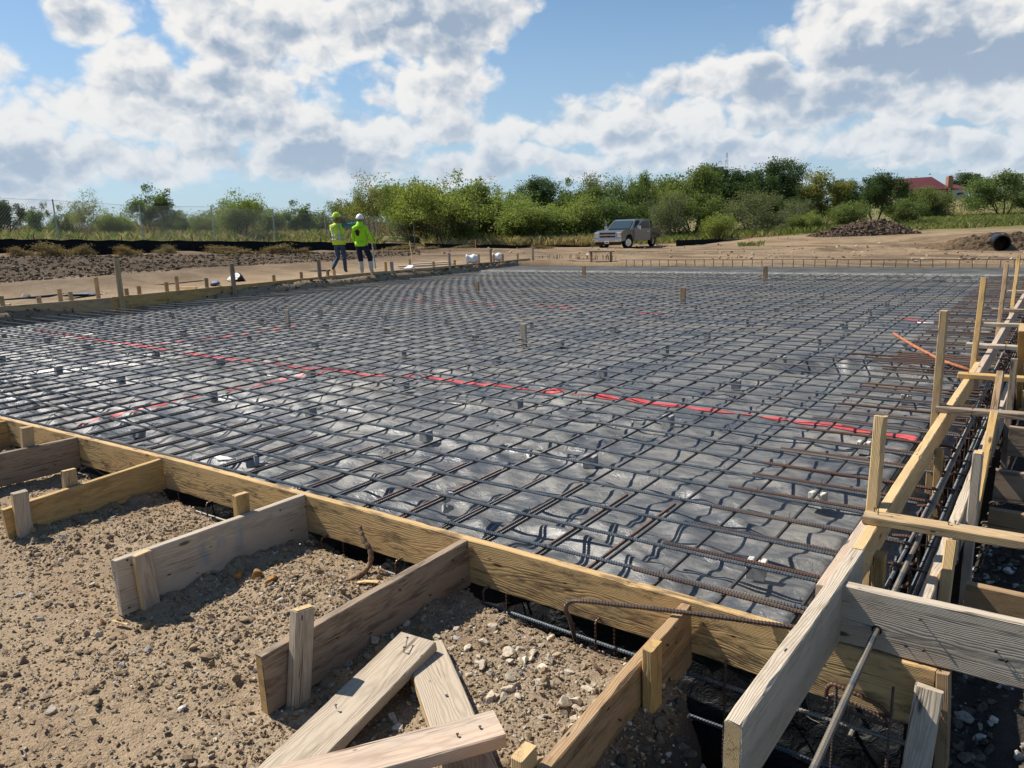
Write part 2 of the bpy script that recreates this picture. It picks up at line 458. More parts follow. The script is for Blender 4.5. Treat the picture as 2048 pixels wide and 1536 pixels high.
c = t.mix(t.ss(n2, .45, .72, 0, .7), c, t.mix(1.0, at.outputs['Color'], (.58, .52, .48), 'MULTIPLY'))
c = t.mix(t.ss(n3, .52, .70, 0, .7), c, t.mix(1.0, at.outputs['Color'], (1.38, 1.38, 1.38), 'MULTIPLY'))
t.l.new(c, b.inputs['Base Color']); b.inputs['Roughness'].default_value = .96; b.inputs['Specular IOR Level'].default_value = .12
bump(t, b, t.math('ADD', t.math('MULTIPLY', n2, 1.2), n3), .9, .02)
MAT['ground'] = m
m, t, b = new_mat('stone_bits')
at = t.node('ShaderNodeAttribute'); at.attribute_name = 'tone'
ge = t.node('ShaderNodeNewGeometry'); n = t.noise(ge.outputs['Position'], 60, 4, .6)
t.l.new(t.mix(t.ss(n, .35, .7), at.outputs['Color'], t.mix(1.0, at.outputs['Color'], (.66, .62, .58), 'MULTIPLY')), b.inputs['Base Color'])
b.inputs['Roughness'].default_value = .92; b.inputs['Specular IOR Level'].default_value = .15
bump(t, b, n, .5, .01)
MAT['stone'] = m
m, t, b = new_mat('fresh_concrete')
ge = t.node('ShaderNodeNewGeometry'); p = ge.outputs['Position']
n1 = t.noise(p, 1.4, 6, .65); n2 = t.noise(p, 9, 6, .7)
at = t.node('ShaderNodeAttribute'); at.attribute_name = 'tone'
c = t.mix(t.ss(n1, .35, .65), (.060, .062, .060), (.10, .10, .096))
c = t.mix(t.math('MULTIPLY', t.sep(at.outputs['Color'])[0], t.ss(n2, .40, .56)), c, (.26, .25, .225))
t.l.new(c, b.inputs['Base Color']); b.inputs['Roughness'].default_value = .85; b.inputs['Specular IOR Level'].default_value = .1; bump(t, b, n2, .6, .03)
MAT['concrete'] = m

def leaf_mat(key, col, var=.35, trans=.35):
    m = bpy.data.materials.new(key); m.use_nodes = True; t = NT(m.node_tree)
    out = m.node_tree.nodes['Material Output']; b = m.node_tree.nodes['Principled BSDF']
    at = t.node('ShaderNodeAttribute'); at.attribute_name = 'tone'
    oi = t.node('ShaderNodeObjectInfo')
    c = t.mix(t.sep(at.outputs['Color'])[0], tuple(x * (1 - var) for x in col), tuple(x * (1 + var) for x in col))
    c = t.mix(t.math('MULTIPLY', oi.outputs['Random'], .35), c, (col[0] * 1.5, col[1] * 1.15, col[2] * .8))
    t.l.new(c, b.inputs['Base Color']); b.inputs['Roughness'].default_value = .6; b.inputs['Specular IOR Level'].default_value = .2
    tr = t.node('ShaderNodeBsdfTranslucent'); t.l.new(t.mix(1.0, c, (1.1, 1.25, .6), 'MULTIPLY'), tr.inputs[0])
    mx = t.node('ShaderNodeMixShader'); mx.inputs[0].default_value = trans
    t.l.new(b.outputs[0], mx.inputs[1]); t.l.new(tr.outputs[0], mx.inputs[2]); t.l.new(mx.outputs[0], out.inputs[0])
    MAT[key] = m
leaf_mat('leaf_light', (.215, .265, .078)); leaf_mat('leaf_mid', (.150, .195, .066)); leaf_mat('leaf_dark', (.072, .110, .040)); leaf_mat('leaf_grey', (.150, .175, .090))
leaf_mat('leaf_yellow', (.225, .235, .075)); leaf_mat('grass_dry', (.36, .29, .16), .3, .3); leaf_mat('grass_green', (.15, .18, .055), .4, .3); leaf_mat('weed_dry', (.20, .145, .075), .4, .3)
flat('bark', (.085, .068, .052), .95, var=.35, scale=6)
flat('bark_grey', (.19, .17, .15), .95, var=.3, scale=6)
# ------------------------------------------------------------------ the lie of the land
TAN, PALE, DARKS, BANK, FIELD, GRASSY, DIRT, CLAYD = (.388, .306, .212), (.43, .34, .235), (.070, .060, .050), (.115, .085, .057), (.20, .185, .09), (.19, .185, .075), (.30, .228, .15), (.235, .172, .11)
_cp = []
def cp(px, py, D, c): _cp.append((*atd(px, py, D), *c))
def cw(x, y, z, c): _cp.append((x, y, z, *c))
for x in (-12, -8, -6, -4, -2.5, -1.4): 
    for y in (-5, -1, 1, 2.2): cw(x, y, -.235, TAN)
for y in (-5, -1, 1, 2.5, 4, 7, 11, 16, 20): cw(.6, y, -.40, DARKS); cw(3, y, -.35, CLAYD)
for y in (-5, 0, 6, 15): cw(9, y, -.3, TAN); cw(30, y, 0, TAN)
for y in (3, 7, 12, 17, 21): cw(-18.6, y, .13, TAN); cw(-20.5, y + 1, .16, DIRT)
for y in (-6, -1, 2): cw(-19, y, 0, TAN)
# foot and top of the earth bank on the left, the field behind it
for px, py, D in ((-500, 600, 20), (0, 568, 22.5), (150, 556, 23.5), (300, 543, 25), (500, 532, 28), (650, 524, 31), (800, 513, 36)): cp(px, py, D, DIRT)
for px, py, D in ((-500, 520, 25), (0, 538, 25), (150, 533, 26), (300, 524, 28), (500, 519, 31), (650, 514, 34)): cp(px, py, D, BANK)
for k in range(-100, 840, 60):
    for f in (.12, .5, .88):
        yl = np.interp(k, [-100, 0, 150, 300, 500, 650, 840], [572, 568, 556, 543, 532, 524, 511]); yh = np.interp(k, [-100, 0, 300, 500, 840], [512, 511, 508, 507, 503])
        cp(k, yl + (yh - yl) * f, np.interp(k, [-100, 0, 150, 300, 500, 650, 840], [22.3, 22.5, 23.5, 25, 28, 31, 37]) * (1 - f) + f * np.interp(k, [-100, 0, 300, 500, 840], [27, 27, 30, 33.5, 43]), BANK)
for px, py, D in ((-500, 500, 27), (0, 512, 27), (150, 510, 28), (300, 508, 30), (500, 507, 33.5), (650, 505, 37), (800, 503, 42)): cp(px, py, D, BANK)
for px, py, D in ((-400, 503, 31), (0, 507, 32), (300, 505, 36), (600, 503, 42), (830, 500, 48), (1000, 498, 53)): cp(px, py, D, CLAYD)
for px, py, D in ((-400, 480, 42), (0, 482, 42), (300, 480, 46), (600, 477, 52)): cp(px, py, D, FIELD)
for px, py, D in ((-600, 476, 75), (0, 474, 75), (300, 468, 80), (600, 462, 85), (850, 470, 70), (1050, 478, 66)): cp(px, py, D, GRASSY)
for px, py, D in ((850, 508, 38), (1000, 507, 40), (1150, 508, 40), (1300, 507, 42), (1450, 500, 44)): cp(px, py, D, DIRT)
for px, py, D in ((900, 525, 28), (1080, 520, 29), (1250, 518, 29), (1450, 516, 30), (1650, 515, 31), (1850, 513, 32), (2040, 512, 33)): cp(px, py, D, DIRT)
for px, py, D in ((1190, 497, 50), (1310, 496, 51), (1250, 494, 54), (1400, 492, 52)): cp(px, py, D, DIRT)
for px, py, D in ((1180, 484, 62), (1320, 485, 62), (1500, 474, 62)): cp(px, py, D, GRASSY)
for px, py, D in ((1500, 492, 47), (1600, 493, 45), (1750, 494, 43), (1900, 498, 39), (2000, 500, 37.5), (2100, 502, 37)): cp(px, py, D, DIRT)
for px, py, D in ((1560, 476, 53), (1650, 472, 53), (1750, 470, 52), (1850, 468, 50), (1950, 464, 46), (2040, 460, 45), (2150, 458, 45)): cp(px, py, D, DIRT)
for px, py, D in ((1640, 466, 57), (1740, 464, 56), (1800, 463, 55), (1880, 458, 53)): cp(px, py, D, FIELD)
for px, py, D in ((1850, 461, 58), (1950, 455, 58), (2040, 450, 58)): cp(px, py, D, GRASSY)
for px, py, D in ((1700, 452, 75), (1850, 442, 80), (1960, 436, 85), (2050, 430, 88)): cp(px, py, D, GRASSY)
for px, py, D in ((1800, 415, 140), (1890, 402, 165), (2000, 402, 170)): cp(px, py, D, FIELD)
for px, py, D in ((-1500, 500, 300), (-300, 487, 300), (500, 458, 300), (1000, 440, 300), (1500, 424, 300), (1900, 396, 260), (2400, 380, 300), (0, 478, 800), (1000, 442, 800), (2000, 400, 800)): cp(px, py, D, GRASSY)
_cp = np.array(_cp)
def base_ground(x, y):
    x = np.asarray(x, float); y = np.asarray(y, float); sh = x.shape
    x = x.ravel(); y = y.ravel(); out = np.zeros((len(x), 4))
    for s in range(0, len(x), 20000):
        xs, ys = x[s:s + 20000], y[s:s + 20000]
        d2 = (xs[:, None] - _cp[None, :, 0]) ** 2 + (ys[:, None] - _cp[None, :, 1]) ** 2
        r2 = (xs ** 2 + (ys - 1) ** 2)[:, None]
        w = 1.0 / (d2 + .02 + .0006 * r2) ** 2
        w /= w.sum(1, keepdims=True)
        out[s:s + 20000] = w @ _cp[:, 2:6]
    return out.reshape(*sh, 4)
EDGE_X = np.array([-20, -9, -6.3, -4.77, -4.43, -3.6, -3.2, -2.85, -2.35, -2.1, -1.9, -1.63, -1.4, -1.09, -.97, -.9, -.85, -.80])
EDGE_Y = np.array([2.72, 2.72, 2.70, 2.74, 2.64, 2.70, 2.72, 2.70, 2.74, 2.67, 2.63, 2.60, 2.61, 2.56, 2.45, 2.15, 1.75, 1.35])
RIDGE = [tuple(on(a, b, -.35)[:2]) for a, b in ((1598, 507), (1640, 501), (1700, 496), (1800, 490), (1930, 485))]
XL = lambda y: -18.02 + .085 * (np.asarray(y, float) - 7)   # line of the left form
def ground_h(x, y, detail=True):
    x = np.asarray(x, float); y = np.asarray(y, float)
    g = base_ground(x, y); z = g[..., 0]; c = g[..., 1:].copy()
    near = sstep(9, 4, np.hypot(x + 1, y - 1.5))
    mid = sstep(90, 30, np.hypot(x, y))
    if detail:
        z = z + mid * (.045 * fbm2(x * .45, y * .75, 5, .6) + .012 * fbm2(x * 3.1, y * 3.1, 3))
        bays = np.exp(-(((x + 1.75) / .45) ** 2 + ((y - 2.25) / .35) ** 2)) * .055 + np.exp(-(((x + 2.95) / .42) ** 2 + ((y - 2.35) / .3) ** 2)) * .045 + np.exp(-(((x + 4.4) / .5) ** 2 + ((y - 2.4) / .3) ** 2)) * .03
        cl = np.abs(fbm2(x * 7, y * 7, 4, .6))
        for xk, y0_ in ((-2.33, 1.6), (-3.60, 1.75), (-5.16, 1.85), (-1.26, 1.6), (-2.43, 1.6), (-3.70, 1.75), (-5.25, 1.8)):
            bays = bays + .035 * np.exp(-((x - xk) / .055) ** 2) * sstep(y0_ - .15, y0_ + .1, y) * (.4 + np.abs(perlin(x * 3, y * 5.0)) * 2)
        loose = .30 + .70 * sstep(-.12, .30, fbm2(x * .9 + 4, y * .9, 3) + 1.2 * bays * 6)
        z = z + near * (bays + loose * .036 * (cl - .25) + loose * .012 * np.abs(fbm2(x * 21, y * 21, 3, .65)) + .006 * fbm2(x * 47, y * 47, 2, .6))
    # dark clay soil on the right, under the braces of the ledge form
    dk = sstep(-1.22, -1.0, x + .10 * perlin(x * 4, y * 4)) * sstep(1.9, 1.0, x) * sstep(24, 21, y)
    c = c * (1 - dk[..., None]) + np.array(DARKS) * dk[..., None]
    z = z - .12 * sstep(-1.15, -.95, x) * sstep(-.2, -.5, x) * sstep(6, 3, y)
    z = z + dk * near * .05 * np.abs(fbm2(x * 5 + 3, y * 5, 3, .6))
    # the graded yard beyond: wheel ruts, a pushed-up ridge, darker clay patches
    yd = sstep(23.6, 24.6, y) * sstep(62, 50, np.hypot(x, y)) * sstep(-30, -26, x)
    z = z + yd * (.055 * fbm2(x * .22, y * 1.7, 4, .6) + .020 * fbm2(x * .9 + 5, y * 3.1, 3, .6))
    dr = np.full(np.shape(x), 9.0)
    for (xa, ya), (xb, yb) in zip(RIDGE[:-1], RIDGE[1:]):
        tt = np.clip(((x - xa) * (xb - xa) + (y - ya) * (yb - ya)) / ((xb - xa) ** 2 + (yb - ya) ** 2), 0, 1)
        dr = np.minimum(dr, np.hypot(x - xa - tt * (xb - xa), y - ya - tt * (yb - ya)))
    z = z + .16 * np.exp(-(dr / .35) ** 2)
    pt = yd * sstep(-.02, .28, fbm2(x * .16 + 2, y * .5, 4, .6))
    c = c * (1 - .38 * pt[..., None])
    # the dug trench in front of the form and under the corner
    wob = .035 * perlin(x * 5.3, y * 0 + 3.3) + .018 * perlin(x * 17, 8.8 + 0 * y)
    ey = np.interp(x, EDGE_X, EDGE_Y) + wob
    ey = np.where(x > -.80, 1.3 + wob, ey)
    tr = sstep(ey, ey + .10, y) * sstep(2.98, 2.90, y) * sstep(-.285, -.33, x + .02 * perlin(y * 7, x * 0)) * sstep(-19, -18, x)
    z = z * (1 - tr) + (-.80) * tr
    c = c * (1 - tr[..., None]) + np.array((.028, .023, .018)) * tr[..., None]  # shade of the dug recess painted into the trench soil colour, near black
    # the excavation that holds the mat
    pit = sstep(2.84, 2.90, y) * sstep(23.5, 23.3, y) * sstep(-.29, -.33, x) * sstep(-.02, .62, x - (-18.02 + .085 * (y - 7)) + .12 * perlin(y * 2.2, x * 0) + .05 * perlin(y * 8, x * 0))
    z = z * (1 - pit) + (-.80) * pit
    return z, c
def gz(x, y): return float(ground_h(np.array([x]), np.array([y]))[0][0])
def _axis(parts): return np.unique(np.concatenate([np.arange(a, b, s) for a, b, s in parts]).round(4))
gx = np.concatenate([-60 - np.geomspace(1, 900, 40)[::-1], _axis([(-60, -22, .45), (-22, -16.6, .10), (-16.6, -8, .3), (-8, 0.9, .024), (.9, 3, .12), (3, 30, .8)]), 30 + np.geomspace(1, 900, 30)])
gy = np.concatenate([_axis([(-8, .4, .2), (.4, 3.0, .022), (3, 22.8, .3), (22.8, 24, .08), (24, 62, .33)]), 62 + np.geomspace(.6, 1400, 60)])
GX, GY = np.meshgrid(gx, gy)
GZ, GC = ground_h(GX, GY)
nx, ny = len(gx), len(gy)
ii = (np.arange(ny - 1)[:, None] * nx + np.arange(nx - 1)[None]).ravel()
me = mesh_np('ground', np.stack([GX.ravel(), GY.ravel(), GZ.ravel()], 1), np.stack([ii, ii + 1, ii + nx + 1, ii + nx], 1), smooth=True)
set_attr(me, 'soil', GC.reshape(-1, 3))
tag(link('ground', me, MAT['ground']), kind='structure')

# ------------------------------------------------------------------ loose stones and clods
def ico(sub):
    bm = bmesh.new(); bmesh.ops.create_icosphere(bm, subdivisions=sub, radius=1.0)
    V = np.array([v.co[:] for v in bm.verts]); Fq = np.array([[v.index for v in f.verts] for f in bm.faces]); bm.free(); return V, Fq
ICO1, ICO2 = ico(1), ico(2)
def stones(name, xyz, size, tone, base, squash=.7, rough=.28, seed=1, cuts=6):
    rng = np.random.default_rng(seed); n = len(xyz); V0, F0 = base; k = len(V0)
    V = np.repeat(V0[None], n, 0) * (1 + rough * rng.normal(size=(n, k, 1)).clip(-1.6, 1.6))
    for _ in range(cuts):   # split faces: broken stone, not pebbles
        nn = rng.normal(size=(n, 3)); nn /= np.linalg.norm(nn, axis=1, keepdims=True)
        ex = np.maximum(np.einsum('nkj,nj->nk', V, nn) - rng.uniform(.32, .66, n)[:, None], 0)
        V = V - ex[:, :, None] * nn[:, None, :]
    V = V * (size[:, None, None] * np.stack([rng.uniform(.7, 1.3, n), rng.uniform(.6, 1.1, n), rng.uniform(.45, .95, n) * squash / .7], 1)[:, None, :])
    a = rng.uniform(0, 6.28, n); b = rng.normal(0, .35, n)
    ca, sa, cb, sb = np.cos(a), np.sin(a), np.cos(b), np.sin(b)
    Rz = np.zeros((n, 3, 3)); Rz[:, 0, 0] = ca; Rz[:, 0, 1] = -sa; Rz[:, 1, 0] = sa; Rz[:, 1, 1] = ca; Rz[:, 2, 2] = 1
    Rx = np.zeros((n, 3, 3)); Rx[:, 0, 0] = 1; Rx[:, 1, 1] = cb; Rx[:, 1, 2] = -sb; Rx[:, 2, 1] = sb; Rx[:, 2, 2] = cb
    V = np.einsum('nij,nkj->nki', Rz @ Rx, V) + xyz[:, None, :]
    Fq = (F0[None] + (np.arange(n) * k)[:, None, None]).reshape(-1, 3)
    me = mesh_np(name, V.reshape(-1, 3), Fq)
    set_attr(me, 'tone', np.repeat(tone, k, 0))
    return me
PALL = np.array([(.31, .235, .15), (.27, .20, .125), (.36, .28, .19), (.46, .40, .32), (.56, .52, .46), (.36, .34, .31), (.34, .20, .10), (.20, .145, .095)])
PALD = np.array([(.10, .085, .07), (.42, .40, .37), (.52, .50, .47), (.14, .115, .09), (.30, .28, .25)])
def scatter(n, xr, yr, smin, smax, pal, probs, seed, power=2.2, keep=None, sink=.3):
    rng = np.random.default_rng(seed)
    x = rng.uniform(*xr, n); y = rng.uniform(*yr, n)
    if keep is not None:
        k = keep(x, y, rng); x, y = x[k], y[k]
    s = smin + (smax - smin) * rng.uniform(0, 1, len(x)) ** power
    z, _ = ground_h(x, y)
    k = z > -.62; x, y, z, s = x[k], y[k], z[k], s[k]
    tone = pal[rng.choice(len(pal), len(x), p=probs)] * rng.uniform(.8, 1.2, (len(x), 1))
    return np.stack([x, y, z + s * (.5 - sink)], 1), s, tone
rng0 = np.random.default_rng(77)
def keep_tan(x, y, r):
    d = .30 + .55 * np.exp(-(((x + 1.75) / .5) ** 2 + ((y - 2.15) / .5) ** 2)) + .4 * np.exp(-(((x + 2.95) / .5) ** 2 + ((y - 2.25) / .4) ** 2)) + .25 * (fbm2(x * 1.1, y * 1.1, 3) > .05)
    d = np.where(y < 1.35, d * .75, d)
    return (r.uniform(0, 1, len(x)) < d) & (x < -1.0 + .1 * perlin(x * 4, y * 4))
a = scatter(120000, (-7.5, -.95), (.75, 2.95), .0035, .012, PALL, [.36, .22, .24, .07, .03, .02, .02, .04], 3, 1.8, keep_tan)
tag(link('gravel', stones('gravel', *a, ICO1, seed=2), MAT['stone']), kind='stuff')
a = scatter(9500, (-7.5, -1.0), (.75, 2.9), .009, .034, PALL, [.36, .20, .26, .08, .03, .02, .02, .03], 4, 3.0, keep_tan)
pb = a[0]; kk = (np.exp(-(((pb[:, 0] + 1.75) / .55) ** 2 + ((pb[:, 1] - 2.15) / .5) ** 2)) > rng0.uniform(0, 1, len(pb))); a[2][kk] = np.array([(.50, .43, .33)]) * rng0.uniform(.75, 1.25, (kk.sum(), 1)); a[1][kk] *= 1.25
tag(link('rubble', stones('rubble', *a, ICO2, rough=.10, seed=3, cuts=11), MAT['stone']), kind='stuff')
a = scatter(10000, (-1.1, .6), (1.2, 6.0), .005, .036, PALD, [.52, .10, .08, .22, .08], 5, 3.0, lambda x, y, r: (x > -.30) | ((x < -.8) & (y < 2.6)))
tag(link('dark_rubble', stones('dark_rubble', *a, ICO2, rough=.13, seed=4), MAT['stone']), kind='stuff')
# clods on the earth bank and along the foot of the left form
rng = np.random.default_rng(8); P = []
for k in range(7500):
    t_ = rng.uniform(-100, 840); f = rng.uniform(-.08, 1.05)
    lo = np.interp(t_, [-100, 0, 150, 300, 500, 650, 840], [572, 568, 556, 543, 532, 524, 511]); hi = np.interp(t_, [-100, 0, 300, 500, 840], [512, 511, 508, 507, 503])
    dl = np.interp(t_, [-100, 0, 150, 300, 500, 650, 840], [22.3, 22.5, 23.5, 25, 28, 31, 37]); dh = np.interp(t_, [-100, 0, 300, 500, 840], [27, 27, 30, 33.5, 43])
    P.append(atd(t_, lo + (hi - lo) * f, dl + (dh - dl) * f))
P = np.array(P)
z, _ = ground_h(P[:, 0], P[:, 1]); s = .015 + .085 * rng.uniform(0, 1, len(P)) ** 4
tone = np.array([(.12, .09, .06), (.16, .12, .08), (.08, .06, .042), (.25, .195, .135)])[rng.choice(4, len(P), p=[.4, .25, .25, .1])] * rng.uniform(.8, 1.25, (len(P), 1))
tag(link('bank_rubble', stones('bank_rubble', np.stack([P[:, 0], P[:, 1], z + s * .2], 1), s, tone, ICO1, seed=6), MAT['stone']), kind='stuff')
y = rng.uniform(5.5, 23, 2600); x = XL(y) + rng.uniform(-.1, .65, 2600); z, _ = ground_h(x, y); s = .012 + .05 * rng.uniform(0, 1, 2600) ** 3
tone = np.array([(.17, .12, .075), (.24, .175, .11), (.11, .08, .055)])[rng.choice(3, 2600)] * rng.uniform(.8, 1.2, (2600, 1))
tag(link('edge_rubble', stones('edge_rubble', np.stack([x, y, z + s * .2], 1), s, tone, ICO1, seed=7), MAT['stone']), kind='stuff')
P = np.array([atd(rng.uniform(850, 2100), rng.uniform(478, 528), 1) for _ in range(1200)])
D = np.array([on(*((lambda q: (1024 + FPX * ((q - EYEP) @ CR), 768 - FPX * ((q - EYEP) @ CU)))(p)), -.2) for p in P])
ok = (np.hypot(D[:, 0], D[:, 1]) < 60) & (D[:, 1] > 23.8); D = D[ok]
z, _ = ground_h(D[:, 0], D[:, 1]); s = .02 + .10 * rng.uniform(0, 1, len(D)) ** 4
tone = np.array([(.40, .31, .21), (.22, .16, .10), (.52, .45, .36)])[rng.choice(3, len(D), p=[.4, .4, .2])] * rng.uniform(.8, 1.2, (len(D), 1))
tag(link('yard_rubble', stones('yard_rubble', np.stack([D[:, 0], D[:, 1], z + s * .2], 1), s, tone, ICO1, seed=9), MAT['stone']), kind='stuff')
# ------------------------------------------------------------------ vapour barrier sheet under the reinforcement
SHEET_Z = -.125
def far_axis(a, b, s0, s1):
    out = [a]; 
    while out[-1] < b:
        f = min(1, (out[-1] - a) / (b - a) * 1.3); out.append(out[-1] + s0 + (s1 - s0) * f)
    return np.array(out)
sx = -0.66 - (far_axis(0, 16.1, .017, .085))
sx = sx[::-1]
sy = 2.93 + far_axis(0, 18.4, .017, .085)
def sheet_h(x, y):
    w1 = fbm2(x * .8, y * .8, 3)
    rid = lambda u, v: (1 - np.abs(perlin(u, v)) * 2.0).clip(0, 1) ** 3
    wx = x + .25 * perlin(x * 1.3, y * 1.3 + 5); wy = y + .25 * perlin(x * 1.3 + 9, y * 1.3)
    fold = lambda ax, ay, ph, k: np.exp(1.3 * (np.sin(2 * np.pi * (ax * wx + ay * wy + ph + k * perlin(wx * .55 + ph, wy * .55))) - 1)) * np.clip(.45 + 1.5 * perlin(wx * .9 + 3 * ph, wy * 1.1 - ph), 0, 1)
    near = 1 + .55 * sstep(9, 4.5, y)
    z = .014 * w1 + near * (.030 * fold(.5, 2.6, 0.0, 1.6) + .022 * fold(-1.1, 3.6, 3.7, 1.9) + .016 * fold(2.0, 3.2, 8.1, 1.5)) + .006 * fbm2(wx * 4, wy * 7, 3) - .018
    z = z + .004 * np.sin((x + .1 * perlin(x, y)) * 2 * np.pi / .55 + 1.5 * perlin(x * .7, y * .7)) * np.clip(.5 + perlin(x * .5, y * .5 + 3), 0, 1)
    fr = sstep(3.55, 2.98, y)
    z = z + fr * (.034 * rid(wx * 2.2, wy * .9) + .014 * perlin(x * 5.0, y * 2.0) - .01)
    ri = sstep(-1.5, -.8, x)
    z = z + ri * (.034 * rid(wx * 1.0, wy * 2.4) + .012 * perlin(x * 2.0, y * 5.0) - .01)
    z = z - .09 * sstep(3.02, 2.94, y + .02 * perlin(x * 6, y * 0)) - .22 * sstep(-.86, -.70, x + .03 * perlin(y * 5, x * 0))
    # grade beams: long hollows in the sheet
    hol = sstep(.55, .25, np.abs(y - 9.05)) * sstep(-2.9, -2.0, x) + sstep(.5, .2, np.abs(x + 26.4))
    z = z - .22 * np.clip(hol, 0, 1)
    return z
X, Y = np.meshgrid(sx, sy); X = -.66 + (X + .66) * (-.66 - XL(Y) - .62) / 16.1; Z = SHEET_Z + sheet_h(X, Y)
nx, ny = X.shape[1], X.shape[0]
ii = (np.arange(ny - 1)[:, None] * nx + np.arange(nx - 1)[None]).ravel()
me = mesh_np('vapour_barrier', np.stack([X.ravel(), Y.ravel(), Z.ravel()], 1), np.stack([ii, ii + 1, ii + nx + 1, ii + nx], 1), smooth=True)
tag(link('vapour_barrier', me, MAT['sheet']), 'black plastic vapour barrier sheet, dusty and wrinkled, lying under the bar grid', 'plastic sheet')
# black plastic lining of the trench under the front form
u = np.linspace(-17, -.36, 420); v = np.linspace(0, 1, 14)
U, Vv = np.meshgrid(u, v)
Yl = 2.965 + .02 * np.sin(U * 7) - .10 * Vv + .04 * fbm2(U * 2.2, Vv * 3, 3); Zl = -.19 - .55 * Vv
n_ = len(u); ii = (np.arange(13)[:, None] * n_ + np.arange(n_ - 1)[None]).ravel()
me = mesh_np('trench_lining', np.stack([U.ravel(), Yl.ravel(), Zl.ravel()], 1), np.stack([ii, ii + 1, ii + n_ + 1, ii + n_], 1), smooth=True)
tag(link('trench_lining', me, MAT['trench_plastic']), 'glossy black plastic hanging down in the trench below the front form', 'plastic sheet')
def sheet_z(x, y): return SHEET_Z + float(sheet_h(np.array([x]), np.array([y]))[0])

# ------------------------------------------------------------------ red seam tape on the sheet
def tape(pts, w, label, wob=.02):
    P = smooth_path([np.array([a, b, 0.]) for a, b in pts], 60 if len(pts) < 4 else 30); L, R = [], []
    T = np.gradient(P, axis=0); T /= np.linalg.norm(T, axis=1, keepdims=True); N = np.stack([-T[:, 1], T[:, 0]], 1)
    off = wob * fbm2(np.arange(len(P)) * .11 + pts[0][0], np.zeros(len(P)), 3)[:, None]
    rows = []
    for f in np.linspace(-.5, .5, 6):
        q = P[:, :2] + N * (off + f * w * (1 + .25 * perlin(np.arange(len(P)) * .23, np.full(len(P), f)))[:, None])
        rows.append(np.concatenate([q, (SHEET_Z + sheet_h(q[:, 0], q[:, 1]) + (.007 if w > .08 and w < .1 else .003))[:, None]], 1))
    V = np.stack(rows, 1).reshape(-1, 3); n = len(P)
    ii = (np.arange(n - 1)[:, None] * 6 + np.arange(5)[None]).ravel()
    me = mesh_np('seam_tape', V, np.stack([ii, ii + 1, ii + 7, ii + 6], 1), smooth=True)
    return tag(link('seam_tape', me, MAT['tape']), label, 'tape', 'red tape over the sheet seams')
q = lambda x, y: tuple(on(x, y, SHEET_Z)[:2])
tape([q(70, 661), q(330, 700), q(640, 738), q(1000, 772), q(1300, 806), q(1560, 838), q(1800, 872), q(1830, 888)], .085, 'longest red seam tape running right across the sheet in front')
tape([q(150, 856), q(215, 834), q(300, 815), q(400, 792), q(520, 768), q(600, 752), q(680, 738)], .065, 'red seam tape running from the front form back towards the long tape')
tape([q(300, 692), q(420, 676), q(560, 656), q(600, 650)], .10, 'red seam tape crossing between the left grey block rows')
tape([q(800, 598), q(900, 604), q(1010, 609), q(1180, 618), q(1330, 630)], .12, 'far faint red seam tape deep under the bars')
tape([q(1780, 634), q(1830, 639), q(1870, 643)], .10, 'short red tape scrap near the tall stakes on the right')

# ------------------------------------------------------------------ reinforcing bars
def rebar_mesh(name, P, r=.0090, pitch=.0125, sides=6, ribs=True):
    """ribbed bar along a path"""
    P = np.asarray(P, float)
    d = np.concatenate([[0], np.cumsum(np.linalg.norm(np.diff(P, axis=0), axis=1))]); L = d[-1]
    if ribs:
        n = max(2, int(L / pitch)); b = np.arange(n) * (L / n)
        s = np.sort(np.concatenate([b, b + L / n * .5, b + L / n * .62, b + L / n * .88])); rr = np.tile([0, 0, 1, 1], n)
        rad = np.where(rr > 0, r * 1.12, r * .92)
    else:
        s = np.linspace(0, L, max(2, int(L / .12))); rad = np.full(len(s), r)
    Q = np.stack([np.interp(s, d, P[:, k]) for k in range(3)], 1)
    V, F = tube(Q, rad, sides)
    return mesh_np(name, V, F, smooth=False)
def wavy(L, seed, amp=.006, n=40, axis=0):
    r = np.random.default_rng(seed); t = np.linspace(0, L, n); P = np.zeros((n, 3)); P[:, axis] = t
    P[:, 1 - axis] = amp * 1.6 * perlin(t * .35 + seed, t * 0); P[:, 2] = amp * perlin(t * .5, t * 0 + seed) 
    return P
CROSS_X = [-.79, -1.097, -1.394, -1.698, -2.004, -2.331, -2.627, -2.945, -3.24, -3.552, -3.819]
while CROSS_X[-1] > -16.4: CROSS_X.append(CROSS_X[-1] - .3035)
LONG_Y = [2.999, 3.308, 3.621, 3.951, 4.271, 4.57, 4.873, 5.206]
while LONG_Y[-1] < 20.7: LONG_Y.append(LONG_Y[-1] + .3105)
SLOPE = [.0235, .0033, .0033, .0028, -.012, -.018, -.026, -.028]
long_me = [rebar_mesh('long_bar', wavy(16.15, s)) for s in (1, 2, 3)]
for me in long_me: me.materials.append(MAT['rebar'])
cross_me = [rebar_mesh('cross_bar', wavy(18.2, s + 5, axis=1), pitch=.016) for s in (1, 2, 3)]
for me in cross_me: me.materials.append(MAT['rebar_dark'])
def put(name, me, loc, rz=0.0):
    o = bpy.data.objects.new(name, me); COL.objects.link(o); o.location = loc; o.rotation_euler = (0, 0, rz); return o
rr = random.Random(3)
def long_slope(j):
    return SLOPE[j] if j < 8 else -.028 * max(0, 1 - (j - 7) / 30)
